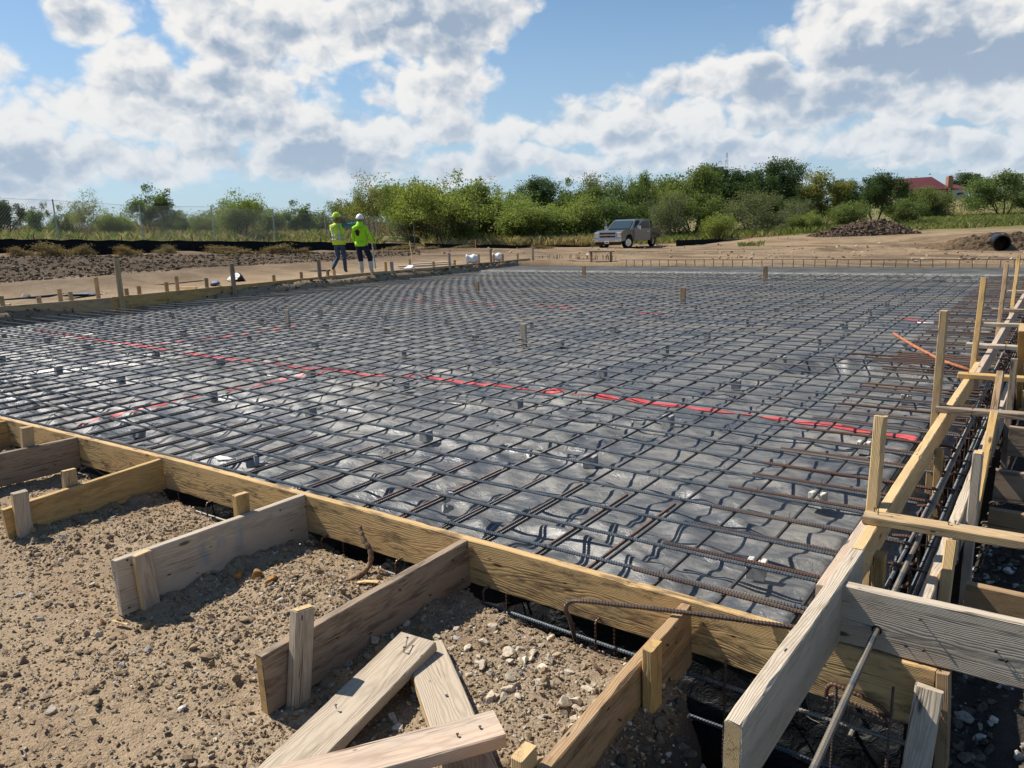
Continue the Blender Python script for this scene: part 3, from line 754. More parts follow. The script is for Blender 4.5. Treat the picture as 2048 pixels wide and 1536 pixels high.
for j, y in enumerate(LONG_Y):
    sl = long_slope(j)
    x0 = -.56 + rr.uniform(-.03, .05); yy = y + (x0 + 2.2) * sl
    o = put('reinforcing_bar', long_me[j % 3], (x0, yy, rr.uniform(-.002, .002)), math.pi + sl + rr.uniform(-.0006, .0006))
    o.scale = (float(x0 - XL(yy) - .50) / 16.15, 1, 1)
    tag(o, 'ribbed upper steel bar running across the sheet parallel to the front board', 'steel bar', 'long upper bars of the grid')
for i, x in enumerate(CROSS_X):
    o = put('reinforcing_bar', cross_me[i % 3], (x, 2.90 + rr.uniform(-.02, .02), -.0185), -.080 * (x / 17.2) ** 2 + rr.uniform(-.0012, .0012))
    tag(o, 'ribbed lower steel bar running away from the front board under the upper bars', 'steel bar', 'cross bars of the grid')
# rusty lap bars with a hook in the ledge on the right
hook = [(0, 0, 0), (.4, 0, .001), (.98, 0, 0)] + [(.98 + .055 * math.sin(a), 0, -.055 + .055 * math.cos(a)) for a in np.linspace(.2, 3.4, 12)] + [(.90, 0, -.118)]
hook_me = rebar_mesh('hooked_bar', np.array(hook), r=.0094, pitch=.0135); hook_me.materials.append(MAT['rebar_rusty'])
for j, y in enumerate(LONG_Y):
    sl = long_slope(j); x0 = -1.53 + rr.uniform(-.03, .03)
    o = put('hooked_bar', hook_me, (x0, y + (x0 + 2.2) * sl + .024 * (1 if j % 3 else -1), rr.uniform(.003, .007)), rr.uniform(-.012, .012))
    tag(o, 'short rusty hooked steel bar tied beside an upper bar at the ledge form', 'steel bar', 'rusty hooked bars along the ledge')
# rusty starter bars coming up out of the front trench
st_me = rebar_mesh('starter_bar', np.array([(0, 0, -.02), (0, .4, -.019), (.004, 1.0, -.018)]), r=.0094, pitch=.0135); st_me.materials.append(MAT['rebar_rusty'])
for i, x in enumerate(CROSS_X[:44]):
    if i < 3: continue
    o = put('starter_bar', st_me, (x - .026 - rr.uniform(0, .008), 2.89 + rr.uniform(-.05, .05), .001), rr.uniform(-.012, .012))
    tag(o, 'short rusty steel bar lying beside a cross bar at the front board', 'steel bar', 'rusty starter bars along the front board')
for j, y in enumerate(LONG_Y[13:]):
    if j % 3 != 1: continue
    sl = long_slope(j + 13); x0 = -1.5 + rr.uniform(-.05, .05)
    o = put('hooked_bar', hook_me, (x0, y + .15 + (x0 + 2.2) * sl, .003), rr.uniform(-.012, .012))
    tag(o, 'short rusty hooked steel bar between two upper bars, far along the ledge', 'steel bar', 'rusty hooked bars between the far bars')
# bundle of extra bars over the hollow on the right
for k, (dx, dy) in enumerate(((0, 0), (.25, .07), (-.2, .15), (.1, -.16), (-.35, -.25), (.3, .33))):
    o = put('hooked_bar', hook_me, (-1.75 + dx, 9.0 + dy, .012 + .004 * k), rr.uniform(-.02, .02))
    tag(o, 'extra rusty bar in the close bundle over the dark hollow', 'steel bar', 'extra bars over the hollow')

# tie wires: little twists at the nearer crossings (one countless mass)
parts = []
for i, x in enumerate(CROSS_X[:24]):
    for j, y in enumerate(LONG_Y[:14]):
        if (i + j) % 2: continue
        yy = y + (x + 2.2) * long_slope(j)
        c = np.array([x, yy, 0.0]); a = rr.uniform(0, 3.1)
        lp = [c + np.array([.014 * math.cos(t), .014 * math.sin(t), .012 * math.cos(2 * t)]) for t in np.linspace(0, 5.6, 8)]
        e = c + np.array([.02 * math.cos(a), .02 * math.sin(a), .016])
        parts.append(tube(lp + [e, e + np.array([rr.uniform(-.012, .012), rr.uniform(-.012, .012), rr.uniform(.01, .026)])], .0014, 4))
tag(link('tie_wire', mesh_np('tie_wire', *join(parts)), MAT['wire']), kind='stuff')

# ------------------------------------------------------------------ concrete block supports under the bars
def block_mesh(name, w, d, h, seed):
    """small block with a shallow saddle in its top, chipped corners"""
    bm = bmesh.new(); r = random.Random(seed)
    prof = [(-w / 2, 0), (w / 2, 0), (w / 2, h), (w * .17, h), (w * .10, h - .016), (-w * .10, h - .016), (-w * .17, h), (-w / 2, h)]
    A = [bm.verts.new((x + r.uniform(-.002, .002), -d / 2 + r.uniform(-.002, .002), z)) for x, z in prof]
    B = [bm.verts.new((x + r.uniform(-.002, .002), d / 2 + r.uniform(-.002, .002), z)) for x, z in prof]
    n = len(prof)
    for quad in ((0, 1, 2, 7), (7, 2, 3, 6), (6, 3, 4, 5)):
        pass
    bm.faces.new(A); bm.faces.new(B[::-1])
    for k in range(n): bm.faces.new((A[(k + 1) % n], A[k], B[k], B[(k + 1) % n]))
    bmesh.ops.bevel(bm, geom=bm.edges[:], offset=.003, segments=1, affect='EDGES')
    bmesh.ops.recalc_face_normals(bm, faces=bm.faces[:])
    me = bpy.data.meshes.new(name); bm.to_mesh(me); bm.free(); return me
blk = [block_mesh('support_block', .088, .078, .088, s) for s in (1, 2, 3)]
pale = [block_mesh('support_block', .086, .076, .088, s) for s in (7, 8)]
for me in blk: me.materials.append(MAT['concrete_block'])
for me in pale: me.materials.append(MAT['block_pale'])
rows = [3.40, 4.48, 5.78, 7.40, 8.95, 10.4, 11.95, 13.5, 15.0, 16.5, 18.0]
cols = [-1.07, -2.60, -4.12, -5.60, -7.25, -8.95, -10.55, -12.25, -13.95, -15.5]
special = {(0, 2): None, (0, 3): None, (0, 0): 'pale', (1, 0): 'pale', (2, 0): 'pale', (3, 0): 'pale', (0, 1): None}
for a, y in enumerate(rows):
    for b_, x in enumerate(cols):
        if (a, b_) in special and special[(a, b_)] is None: continue
        if a == 0 and b_ > 3: continue
        p_ = special.get((a, b_)) == 'pale'
        xx, yy = min(CROSS_X, key=lambda q: abs(q - x)), y + rr.uniform(-.06, .06)
        o = put('support_block', (pale if p_ else blk)[(a + b_) % 2], (xx, yy, -.112), math.pi / 2 * 0 + rr.uniform(-.25, .25))
        if p_:
            tag(o, ['pale concrete block under a bar, nearest to the front right corner', 'pale concrete block beside the nearest tall yellow stake', 'pale concrete block just left of the ledge board, level with the long red tape', 'pale concrete block at the dark hollow by the ledge board'][a], 'concrete block', 'concrete support blocks')
        else:
            tag(o, 'small grey concrete block on the sheet under the bar grid', 'concrete block', 'concrete support blocks')
def block_at(px, py, rz, label, me=None, tilt=0.0, dz=0.0):
    p_ = on(px, py, -.10); o = put('support_block', me or blk[0], (p_[0], p_[1], sheet_z(p_[0], p_[1]) - .006 + dz)); o.rotation_euler = (tilt, 0, rz)
    return tag(o, label, 'concrete block', 'concrete support blocks')
block_at(283, 868, .4, 'grey concrete block tipped on its side by the front board, further left', None, 1.2, .04)
block_at(507, 933, .9, 'grey concrete block tipped over beside the white plastic patch near the front board', None, 1.1, .04)
# broken stacked pieces
e = on(895, 1022, -.10)
bm_ = stones('broken_block', np.array([[0, 0, .03]]), np.array([.06]), np.array([(.5, .49, .46)]), ICO2, rough=.08, seed=4)
o = link('broken_block', bm_, MAT['block_pale']); o.location = (e[0], e[1], -.105); o.scale = (1.05, .8, .75)
tag(o, 'flat broken piece of concrete under another piece, behind the front board', 'concrete block', 'broken concrete pieces')
o = link('broken_block', stones('broken_block', np.array([[0, 0, 0]]), np.array([.062]), np.array([(.5, .49, .46)]), ICO1, rough=.22, seed=14), MAT['block_pale']); o.location = (e[0] - .01, e[1] + .01, -.025); o.scale = (.8, .7, 1.0)
tag(o, 'jagged broken piece of concrete on top of another piece, behind the front board', 'concrete block', 'broken concrete pieces')
# dropped crumbs of mortar and scraps of pale plastic on the sheet
rng = np.random.default_rng(21)
pts, sz = [], []
for (px, py, n, sp) in ((775, 898, 60, .12), (520, 715, 10, .1), (870, 655, 30, .3), (1100, 660, 60, 1.2), (900, 640, 40, .9), (1270, 865, 20, .3), (700, 885, 20, .3)):
    c = on(px, py, SHEET_Z)
    for _ in range(n): pts.append(c[:2] + rng.normal(0, sp, 2)); sz.append(.004 + .018 * rng.uniform() ** 3)
for _ in range(500): pts.append(np.array([rng.uniform(-12, -.9), rng.uniform(3.1, 14)])); sz.append(.003 + .014 * rng.uniform() ** 4)
pts = np.array(pts); sz = np.array(sz)
xyz = np.concatenate([pts, (SHEET_Z + sheet_h(pts[:, 0], pts[:, 1]) + sz * .3)[:, None]], 1)
tag(link('mortar_crumbs', stones('mortar_crumbs', xyz, sz, np.full((len(sz), 3), .5) * rng.uniform(.6, 1.2, (len(sz), 1)), ICO1, seed=5), MAT['stone']), kind='stuff')
def scrap(px, py, w, d, label, mat='white_plastic', seed=1):
    c = on(px, py, SHEET_Z); g = np.linspace(-.5, .5, 9); A, B = np.meshgrid(g * w, g * d)
    r = np.sqrt((A / w) ** 2 + (B / d) ** 2); k = (.5 / np.maximum(r, .5)) * (1 + .25 * perlin(A / w * 3 + seed, B / d * 3)); A = A * k; B = B * k
    xs, ys = c[0] + A, c[1] + B; zz = SHEET_Z + sheet_h(xs, ys) + .008 + .012 * perlin(A * 20 + seed, B * 20) + .01 * np.cos(r * 3)
    ii = (np.arange(8)[:, None] * 9 + np.arange(8)[None]).ravel()
    me = mesh_np('plastic_scrap', np.stack([xs.ravel(), ys.ravel(), zz.ravel()], 1), np.stack([ii, ii + 1, ii + 10, ii + 9], 1), smooth=True)
    o = link('plastic_scrap', me, MAT[mat]); so = o.modifiers.new('thick', 'SOLIDIFY'); so.thickness = .003
    return tag(o, label, 'plastic scrap')
scrap(452, 922, .20, .13, 'crumpled white plastic scrap beside a tipped block near the front board', seed=2)
scrap(1785, 745, .12, .10, 'small white scrap on the sheet left of the second tall stake', seed=5)
scrap(1858, 643, .35, .2, 'white plastic scrap under the bars between two tall stakes', seed=6)
scrap(55, 815, .30, .2, 'dark flattened plastic scrap under the bars at the left edge of the sheet', 'tarp_black', seed=8)
# fresh concrete already poured along the far side
u = np.linspace(-16.9, -.2, 150); prof = np.array([(20.92, -.13), (21.0, -.09), (21.08, -.04), (21.2, .0), (21.5, .018), (22.2, .022), (23.0, .02), (23.42, .02), (23.46, -.3)])
U = np.repeat(u[:, None], len(prof), 1); Yc = np.repeat(prof[None, :, 0], len(u), 0); Zc = np.repeat(prof[None, :, 1], len(u), 0)
rough_ = sstep(21.35, 21.05, Yc); Yc = Yc + rough_ * .14 * fbm2(U * 1.7, Yc * 2, 3); Zc = Zc + rough_ * .025 * fbm2(U * 4, Yc * 4, 3) + .006 * fbm2(U, Yc, 2)
k = len(prof); ii = (np.arange(len(u) - 1)[:, None] * k + np.arange(k - 1)[None]).ravel()
me = mesh_np('poured_concrete', np.stack([U.ravel(), Yc.ravel(), Zc.ravel()], 1), np.stack([ii, ii + k, ii + k + 1, ii + 1], 1), smooth=True)
set_attr(me, 'tone', np.repeat((sstep(21.40, 21.15, Yc) * sstep(20.6, 20.7, Yc)).reshape(-1, 1), 3, 1))
tag(link('poured_concrete', me, MAT['concrete']), 'dark strip of freshly poured wet concrete along the far edge of the mat', 'concrete')
# ------------------------------------------------------------------ lumber
_pl = random.Random(17)
def plank_mesh(name, path, side, thick, width, mat, seed=0, wane=.0025, cup=0.0, bev=.0035):
    """path: centre line points in the board's own frame (x along the board); side: y, width: z"""
    P = np.asarray(path, float); r = np.random.default_rng(seed)
    d = np.concatenate([[0], np.cumsum(np.linalg.norm(np.diff(P, axis=0), axis=1))]); L = d[-1]
    n = max(4, int(L / .07)); s = np.linspace(0, L, n)
    C = np.stack([np.interp(s, d, P[:, k]) for k in range(3)], 1)
    a, b, e = thick / 2, width / 2, bev
    prof = np.array([(-a + e, -b), (a - e, -b), (a, -b + e), (a, b - e), (a - e, b), (-a + e, b), (-a, b - e), (-a, -b + e)])
    V = np.zeros((n, 8, 3))
    V[:, :, 0] = C[:, None, 0]; V[:, :, 1] = C[:, None, 1] + prof[None, :, 0]; V[:, :, 2] = C[:, None, 2] + prof[None, :, 1]
    # edges are knocked about a little along the board
    for k0 in (0, 2, 4, 6):
        w = wane * (.6 * r.normal(size=n) * .5 + 1.6 * np.abs(fbm2(s * 2.3 + seed + k0 * 3, s * 0 + k0, 3)))
        chip = (perlin(s * 5 + seed * 1.7 + k0, s * 0 + 4.4) > .42) * .006
        sgn = {0: (1, 1), 2: (-1, 1), 4: (-1, -1), 6: (1, -1)}[k0]
        idx = {0: (0, 7), 2: (1, 2), 4: (3, 4), 6: (5, 6)}[k0]
        for q in idx:
            V[:, q, 1] += sgn[0] * 0
        # widen the chamfer: move the two points of that corner inwards
        q0, q1 = idx
        dv = (w + chip)
        for q in idx:
            if abs(prof[q][1]) == b: V[:, q, 1] += -np.sign(prof[q][0]) * dv
            else: V[:, q, 2] += -np.sign(prof[q][1]) * dv
    V[0, :, 0] += r.normal(0, .002, 8); V[-1, :, 0] += r.normal(0, .002, 8)
    V = V.reshape(-1, 3)
    i = np.arange(n - 1)[:, None] * 8; j = np.arange(8)[None]; jn = (j + 1) % 8
    Q = np.stack([i + j, i + 8 + j, i + 8 + jn, i + jn], -1).reshape(-1, 4)
    cap = [[0, 1, 2, 7], [7, 2, 3, 6], [6, 3, 4, 5]]; o = (n - 1) * 8
    Q = np.concatenate([Q, cap, [[o + c for c in q[::-1]] for q in cap]])
    me = mesh_np(name, V, Q); me.materials.append(MAT[mat])
    return me
def frame(p0, p1, side):
    x = (np.array(p1) - np.array(p0)); L = np.linalg.norm(x); x = x / L
    y = np.array(side, float); y = y - x * (x @ y); y /= np.linalg.norm(y); z = np.cross(x, y)
    Mx = Matrix.Identity(4)
    for k in range(3): Mx[k][0], Mx[k][1], Mx[k][2], Mx[k][3] = x[k], y[k], z[k], p0[k]
    return Mx, L
def plank(name, p0, p1, side, thick, width, mat, label, cat='plank', group=None, nails=0, bow=.004, parent=None):
    Mx, L = frame(p0, p1, side); sd = _pl.randrange(10000)
    t = np.linspace(0, L, 12)
    path = np.stack([t, bow * np.sin(t / max(L, .01) * 3.1) * (1 if sd % 2 else -1), 0 * t], 1)
    me = plank_mesh(name, path, side, thick, width, mat, sd)
    o = bpy.data.objects.new(name, me); COL.objects.link(o); o.matrix_world = Mx
    tag(o, label, cat, group); DIM[o.name] = (L, thick, width)
    return o
def raw_face(o, face, mat):
    """a freshly cut face of a board: end x0 / x1 or the narrow edge z0 / z1"""
    L, t_, w = DIM[o.name]; a, b = t_ / 2 - .0045, w / 2 - .0045
    if face[0] == 'x':
        x = -.0022 if face == 'x0' else L + .0022; r = np.random.default_rng(3)
        V = [(x, -a, -b), (x, a, -b), (x, a, b), (x, -a, b)]; q = [[0, 1, 2, 3]] if face == 'x1' else [[3, 2, 1, 0]]; nm = 'cut_end'
    else:
        z = (-1 if face == 'z0' else 1) * (w / 2 + .0012); n = 14; xs = np.linspace(.01, L - .01, n); j_ = .004 * np.abs(fbm2(xs * 9, xs * 0, 2))
        V = np.concatenate([np.stack([xs, np.full(n, -a) + j_, np.full(n, z)], 1), np.stack([xs, np.full(n, a) - j_, np.full(n, z)], 1)]); q = [[i, i + 1, i + 1 + n, i + n] for i in range(n - 1)]
        if face == 'z0': q = [k[::-1] for k in q]
        nm = 'raw_edge'
    c = link(nm, mesh_np(nm, V, np.array(q)), MAT[mat]); c.parent = o; c.matrix_parent_inverse = Matrix.Identity(4)
    return c
DIM = {}
def path_board(name, pts, z, H, thick, mat, label, cat, group=None, axis='x'):
    """form board that follows a measured line (pts = (x, y) of its centre) at height z (centre)"""
    P = np.array([(a, b, z if np.isscalar(z) else z[i]) for i, (a, b) in enumerate(pts)], float)
    p0, p1 = P[0], P[-1]; side = np.cross([0, 0, 1.0], p1 - p0)
    Mx, L = frame(p0, p1, side); Mi = np.array(Mx.inverted())
    loc = (np.c_[P, np.ones(len(P))] @ Mi.T)[:, :3]
    me = plank_mesh(name, loc, side, thick, H, mat, _pl.randrange(10000))
    o = bpy.data.objects.new(name, me); COL.objects.link(o); o.matrix_world = Mx
    return tag(o, label, cat, group)
def nails_on(o, spots, parent=True):
    """nail heads / bent nails as small parts of a board; spots = world points with direction and length"""
    for (p, d, L) in spots:
        d = np.array(d, float) / np.linalg.norm(d); p = np.array(p)
        V, Q = join([tube([p - d * .01, p + d * L], .0022, 6), tube([p + d * L, p + d * (L + .002)], .0055, 8)])
        n = link('nail', mesh_np('nail', V, Q), MAT['nail']); n.parent = o; n.matrix_parent_inverse = o.matrix_world.inverted()
def vstake(top, bot, mat, label, wide_axis='y', w=.086, t=.042, group=None, cat='stake', name='wood_stake', twist=0.0):
    side = np.array([1, 0, 0.]) if wide_axis == 'y' else np.array([0, 1., 0])
    c, s = math.cos(twist), math.sin(twist); side = np.array([c * side[0] - s * side[1], s * side[0] + c * side[1], 0])
    return plank(name, bot, top, side, t, w, mat, label, cat, group, bow=.002)

# --- front form
ff = [(-13, 2.70), (-7.7, 2.745), (-5, 2.82), (-3.2, 2.822), (-2.15, 2.807), (-1.12, 2.796), (-.64, 2.768), (-.255, 2.766)]
path_board('form_board', [(x, y + .022) for x, y in ff], -.0875, .235, .044, 'fresh_form', 'long golden front form board with mould stains, the braces butt against it', 'form board')
FY = lambda x: float(np.interp(x, [q[0] for q in ff], [q[1] for q in ff])) - .003
def kicker(X, yend, zt0, zt1, H, mat, label, th=.045, dx=0.0):
    return plank('form_brace', (X + dx, yend, zt1 - H / 2), (X, FY(X), zt0 - H / 2), (1, 0, 0), th, H, mat, label, 'board', 'braces of the front form')
kicker(-7.62, 1.4, .02, .02, .235, 'yellow', 'short piece of golden brace board cut by the left edge of the photo')
k2 = kicker(-6.389, 1.5, .025, .055, .25, 'darkgrey', 'dark grey brace board with brown stain, second against the front form from the left')
k3 = kicker(-5.204, 1.776, .019, -.022, .225, 'yellow', 'golden brown brace board with a low grey-faced stake at its outer end')
k4 = kicker(-3.651, 1.668, .033, .057, .29, 'white_painted', 'tall pale grey brace board with faint blue paint smears')
k5 = kicker(-2.379, 1.565, .028, .016, .248, 'darkgrey', 'dark weathered brace board with a pale top edge and the tallest stake')
k6 = kicker(-1.177, 1.45, .017, -.062, .28, 'brown', 'brown pinkish brace board carrying the bent rusty bar')
def stX(top, bot, X, mat, label, **k):
    return vstake(onX(*top, X), onX(*bot, X) - np.array([0, 0, .12]), mat, label, **k)
s3 = stX((38, 984), (52, 1078), -5.158, 'grey', 'short grey-brown stake with one yellow edge against the golden brown brace')
s4 = stX((283, 1106), (306, 1228), -3.604, 'grey', 'leaning stake with a bright yellow edge at the tall pale grey brace')
s5 = stX((605, 1216), (588, 1420), -2.332, 'grey', 'tall weathered stake with a yellow cut top at the dark brace, nearest on the left', w=.092)
stX((1304, 1290), (1307, 1488), -1.128, 'yellow', 'striped orange stake with a rounded top at the brown pinkish brace')
stX((53, 854), (55, 900), -6.44, 'mix', 'squat grey stake behind the dark grey brace, beside the golden front board')
sb3 = stX((137, 940), (142, 985), -5.253, 'mix', 'short stake with a splintered yellow top behind the golden brown brace')
sb4 = stX((481, 988), (484, 1040), -3.70, 'yellow', 'short stake with rough end grain behind the tall pale grey brace')
stX((1048, 1503), (1052, 1550), -1.226, 'fresh', 'square yellow stake top at the bottom edge beside the brown pinkish brace')
a, b = onY(1859, 1376, 2.73), onY(1832, 1540, 2.66)
vstake(a, b + (b - a) * .5, 'white', 'pale weathered stake leaning at the right end of the front form board', wide_axis='x')
a, b = onY(1887, 1338, 2.80), onY(1884, 1460, 2.79)
vstake(a, b + (b - a) * .6, 'brown', 'dark brown stake standing behind the right end of the front form board', w=.07)
nails_on(k4, [(onX(254, 1120, -3.63), (1, 0, 0), .003), (onX(262, 1130, -3.63), (1, 0, 0), .003), (onX(258, 1215, -3.63), (1, 0, 0), .003), (onX(500, 1052, -3.63), (1, 0, 0), .003), (onX(560, 1020, -3.63), (1, 0, 0), .003), (onX(420, 1093, -3.63), (1, 0, .2), .004)])
nails_on(k5, [(onX(800, 1180, -2.355), (1, 0, 0), .003), (onX(860, 1190, -2.355), (1, 0, 0), .003), (onX(905, 1120, -2.355), (1, 0, 0), .003)])
nails_on(k3, [(onX(62, 1040, -5.18), (1, 0, 0), .003), (onX(160, 1020, -5.18), (1, 0, 0), .003)])
nails_on(k6, [(onX(1335, 1290, -1.152), (1, 0, 0), .003), (onX(1350, 1255, -1.152), (1, 0, 0), .003), (onX(1240, 1440, -1.152), (1, 0, 0), .003)])
# --- loose planks on the gravel
def lying(a, za, b, zb, w, th, mat, label, ext=0.0, roll=0.0):
    p, q = on(*a, za), on(*b, zb); q = q + (q - p) * ext
    d = np.array([0, 0, th / 2]); lat = np.cross(q - p, [0, 0, 1.0]); lat /= np.linalg.norm(lat)
    return plank('loose_plank', p - d, q - d, np.array([0, 0, 1.0]) + roll * lat, th, w, mat, label, 'plank', 'loose planks on the gravel')
lp2 = lying((846, 1286), -.145, (944, 1540), -.165, .17, .042, 'grey', 'loose grey plank with a yellow broken edge under the two other planks', ext=.15)
lp1 = lying((836, 1273), -.098, (563, 1540), -.175, .185, .045, 'grey', 'loose weathered plank with a bent nail, crossed by the stake shadow', ext=.35)
lp3 = lying((999, 1443), -.052, (596, 1548), -.060, .145, .05, 'pink', 'loose pinkish plank lying on top at the bottom edge', ext=.25)
n0 = on(808, 1300, -.098); nails_on(lp1, [(n0, (0.1, 0.05, 1), .012), (n0 + np.array([.0, .012, .012]), (-.5, .75, .25), .045), (on(672, 1412, -.13), (0, 0, 1), .004)])
nails_on(lp3, [(on(960, 1455, -.05), (0, 0, 1), .003), (on(915, 1470, -.05), (0, 0, 1), .003)])
nails_on(lp2, [(on(893, 1392, -.15), (0, 0, 1), .003)])

raw_face(s4, 'z0', 'fresh'); raw_face(s3, 'z0', 'fresh')
for o in (s4, s5, sb3, sb4): raw_face(o, 'x1', 'fresh')
raw_face(k5, 'x0', 'yellow'); raw_face(k3, 'x0', 'fresh'); raw_face(lp2, 'z1', 'fresh')
# --- corner: brace on the form, crossing board with the hole, ledge form
k7 = plank('form_brace', (-.620, 1.79, .16), (-.592, 3.10, .155), (1, 0, 0), .050, .24, 'white', 'big whitish brace board resting on the front form at the corner, cut end nearest', 'board', bow=.001)
raw_face(k7, 'x0', 'fresh')
k8 = plank('cross_board', (-.594, 2.807, .146), (.75, 2.815, .160), (0, 1, 0), .044, .228, 'white', 'wide whitish board with a knot and a bar through its hole', 'board', bow=.001)
# the dark hole the bar goes through
hp = np.array([-.452, 2.784, .118])
bm = bmesh.new(); bmesh.ops.create_circle(bm, cap_ends=True, radius=.018, segments=20); bm.transform(Matrix.Translation(Vector(hp)) @ Matrix.Rotation(math.pi / 2, 4, 'X'))
me = bpy.data.meshes.new('bored_hole'); bm.to_mesh(me); bm.free()
o = link('bored_hole', me, MAT['tarp_black']); o.parent = k8; o.matrix_parent_inverse = k8.matrix_world.inverted()
nails_on(k8, [(onY(1842, 1239, 2.785), (0, -1, .3), .010), (onY(1812, 1291, 2.785), (0, -1, .1), .004), (onY(1846, 1296, 2.785), (.3, -1, -.2), .012), (onY(2012, 1318, 2.785), (.2, -1, -.2), .010), (onY(1992, 1302, 2.785), (0, -1, 0), .004)])
p, q = on(1648, 1172, .25), on(1733, 1037, .25)
plank('ledge_board', (p[0] - .004, p[1] + .0, .18), (p[0] + .0, q[1] + .02, .18), (1, 0, 0), .05, .14, 'pink', 'pinkish raw board end lying left of the ledge form at the corner', 'form board', bow=.001)
yj = float(on(1966, 725, .25)[1])
plank('ledge_board', (-.604, 3.16, .18), (-.598, yj, .18), (1, 0, 0), .046, .145, 'fresh', 'bright yellow ledge form board on edge, the near one, hung under the cleats', 'form board', bow=.006)
plank('ledge_board', (-.566, yj - .5, .178), (-.556, 19.6, .178), (1, 0, 0), .046, .145, 'pink', 'pale ledge form board on edge, the far one, running to the back', 'form board', bow=.008)
outer = [(-.368, 2.86), (-.372, 4.0), (-.374, 6.2), (-.36, 10), (-.34, 20)]
path_board('form_board', outer, -.088, .236, .048, 'white', 'whitish splintered outer form board of the ledge, running away on the right', 'form board')
S = [((1762, 832), (1745, 1012), -.655, 'fresh', 'tall clean yellow stake at the near end of the ledge board'),
     ((1889, 621), (1874, 800), -.662, 'mix', 'tall brownish stake with a grey worn top, second beside the ledge board'),
     ((1968, 557), (1951, 692), -.668, 'yellow', 'tall golden stake, third beside the ledge board'),
     ((2013, 531), (1999, 640), -.655, 'brown', 'tall dark brown stake, fourth beside the ledge board'),
     ((2038, 512), (2028, 585), -.66, 'yellow', 'pale tan stake at the far right, fifth beside the ledge board')]
for top, base, X, mt, lab in S:
    a, b = onX(*top, X), onX(*base, X); vstake(a, b + (b - a) / (a[2] - b[2]) * .7, mt, lab, w=.080, t=.046, group='tall stakes beside the ledge board')
for (px, py0, py1, Y) in ((1748, 1110, 1180, 3.36), (1870, 900, 985, None)):
    a = onX(px, py0, -.585)
    vstake((-.56, a[1], .14), (-.56, a[1], -.75), 'yellow', 'yellow stake under the ledge board ' + ('at its near end, behind the whitish brace' if Y else 'between the first and second cleat'), w=.08, group='short stakes under the ledge board')
C = [((1733, 1018), 'mix', 'nearest cleat, a warped brown-edged stick with a long upright nail'), ((1875, 808), 'darkgrey', 'second cleat over the ledge, grey-brown, tied with wire'), ((1918, 743), 'yellow', 'third cleat over the ledge, golden with a round knot'),
     ((1934, 684), 'white', 'fourth cleat over the ledge, whitish with a wire loop'), ((1969, 644), 'grey', 'fifth cleat over the ledge, plain grey'), ((1985, 616), 'darkgrey', 'sixth cleat over the ledge, dark with two bright nail heads'), ((2015, 580), 'grey', 'farthest cleat over the ledge, its cut end pale')]
for k, (pt, mt, lab) in enumerate(C):
    p = on(*pt, .292); yb = p[1] - .044
    o = plank('cleat', (p[0], yb, .272), (.55 + .1 * (k % 3), yb + (.02 if k else .03), .272 + (.0 if k else .004)), (0, 0, 1), .040, .088, mt, lab, 'cleat', 'cleats across the ledge', bow=.004)
    if k == 0:
        nails_on(o, [(on(1756, 1030, .292), (.02, 0, 1), .062), (on(1748, 1024, .292), (.1, .1, 1), .018), (on(1897, 1052, .292), (0, 0, 1), .016), (on(1910, 1050, .292), (0, 0, 1), .016)])
    else:
        nails_on(o, [((-.60, yb, .292), (.1, 0, 1), .010), ((-.37, yb, .292), (0, .1, 1), .010)])
    if k in (1, 3):
        c = np.array([-.45, yb, .27]); V, Q = tube([c + np.array([0, .05 * math.cos(t), .03 * math.sin(t)]) for t in np.linspace(0, 6.28, 14)] , .0018, 5)
        wl = link('wire_loop', mesh_np('wire_loop', V, Q), MAT['wire']); wl.parent = o; wl.matrix_parent_inverse = o.matrix_world.inverted()
O = [((1904, 1079), (1887, 1215), -.318, 'fresh', 'yellow stake with a wavy cut top holding the nearest cleat'), ((1957, 905), (1932, 1168), -.305, 'white', 'whitish stake with a splintered cut top behind the nearest cleat'),
     ((1988, 832), (1968, 935), -.318, 'yellow', 'golden stake on the outer form just before the second cleat'), ((2001, 748), (1988, 832), -.335, 'brown', 'brown stake with dark rings under the third cleat'),
     ((2030, 718), (2008, 925), -.29, 'darkgrey', 'leaning dark grey stake on the outer form, tallest of that row'), ((2044, 655), (2040, 770), -.27, 'yellow', 'yellow stake at the right edge behind the leaning grey one')]
for top, base, X, mt, lab in O:
    a, b = onX(*top, X), onX(*base, X); o = vstake(a, b + (b - a) / (a[2] - b[2]) * .25, mt, lab, w=.078, t=.044, group='stakes of the outer ledge form'); raw_face(o, 'x1', 'fresh')
for (px, py, zt, H, mt, lab) in ((1966, 936, .025, .20, 'darkgrey', 'dark grey brace with a bright top edge on the right, just beyond the whitish stake'), (1958, 1014, -.14, .15, 'brown', 'low brown brace on the right between the nearest cleat and the grey one'),
                                 (1914, 1164, -.12, .14, 'brown', 'low reddish brown brace on the right, nearest behind the whitish crossing board'), (2008, 852, .02, .22, 'darkgrey', 'dark weathered brace on the right under the second cleat'), (2029, 780, .02, .2, 'mix', 'brace stub on the right below the third cleat')):
    p = on(px, py, zt); plank('form_brace', (-.27, p[1] + .022, zt - H / 2), (.9, p[1] + .03, zt - H / 2 - .02), (0, 1, 0), .044, H, mt, lab, 'board', 'braces of the outer ledge form')

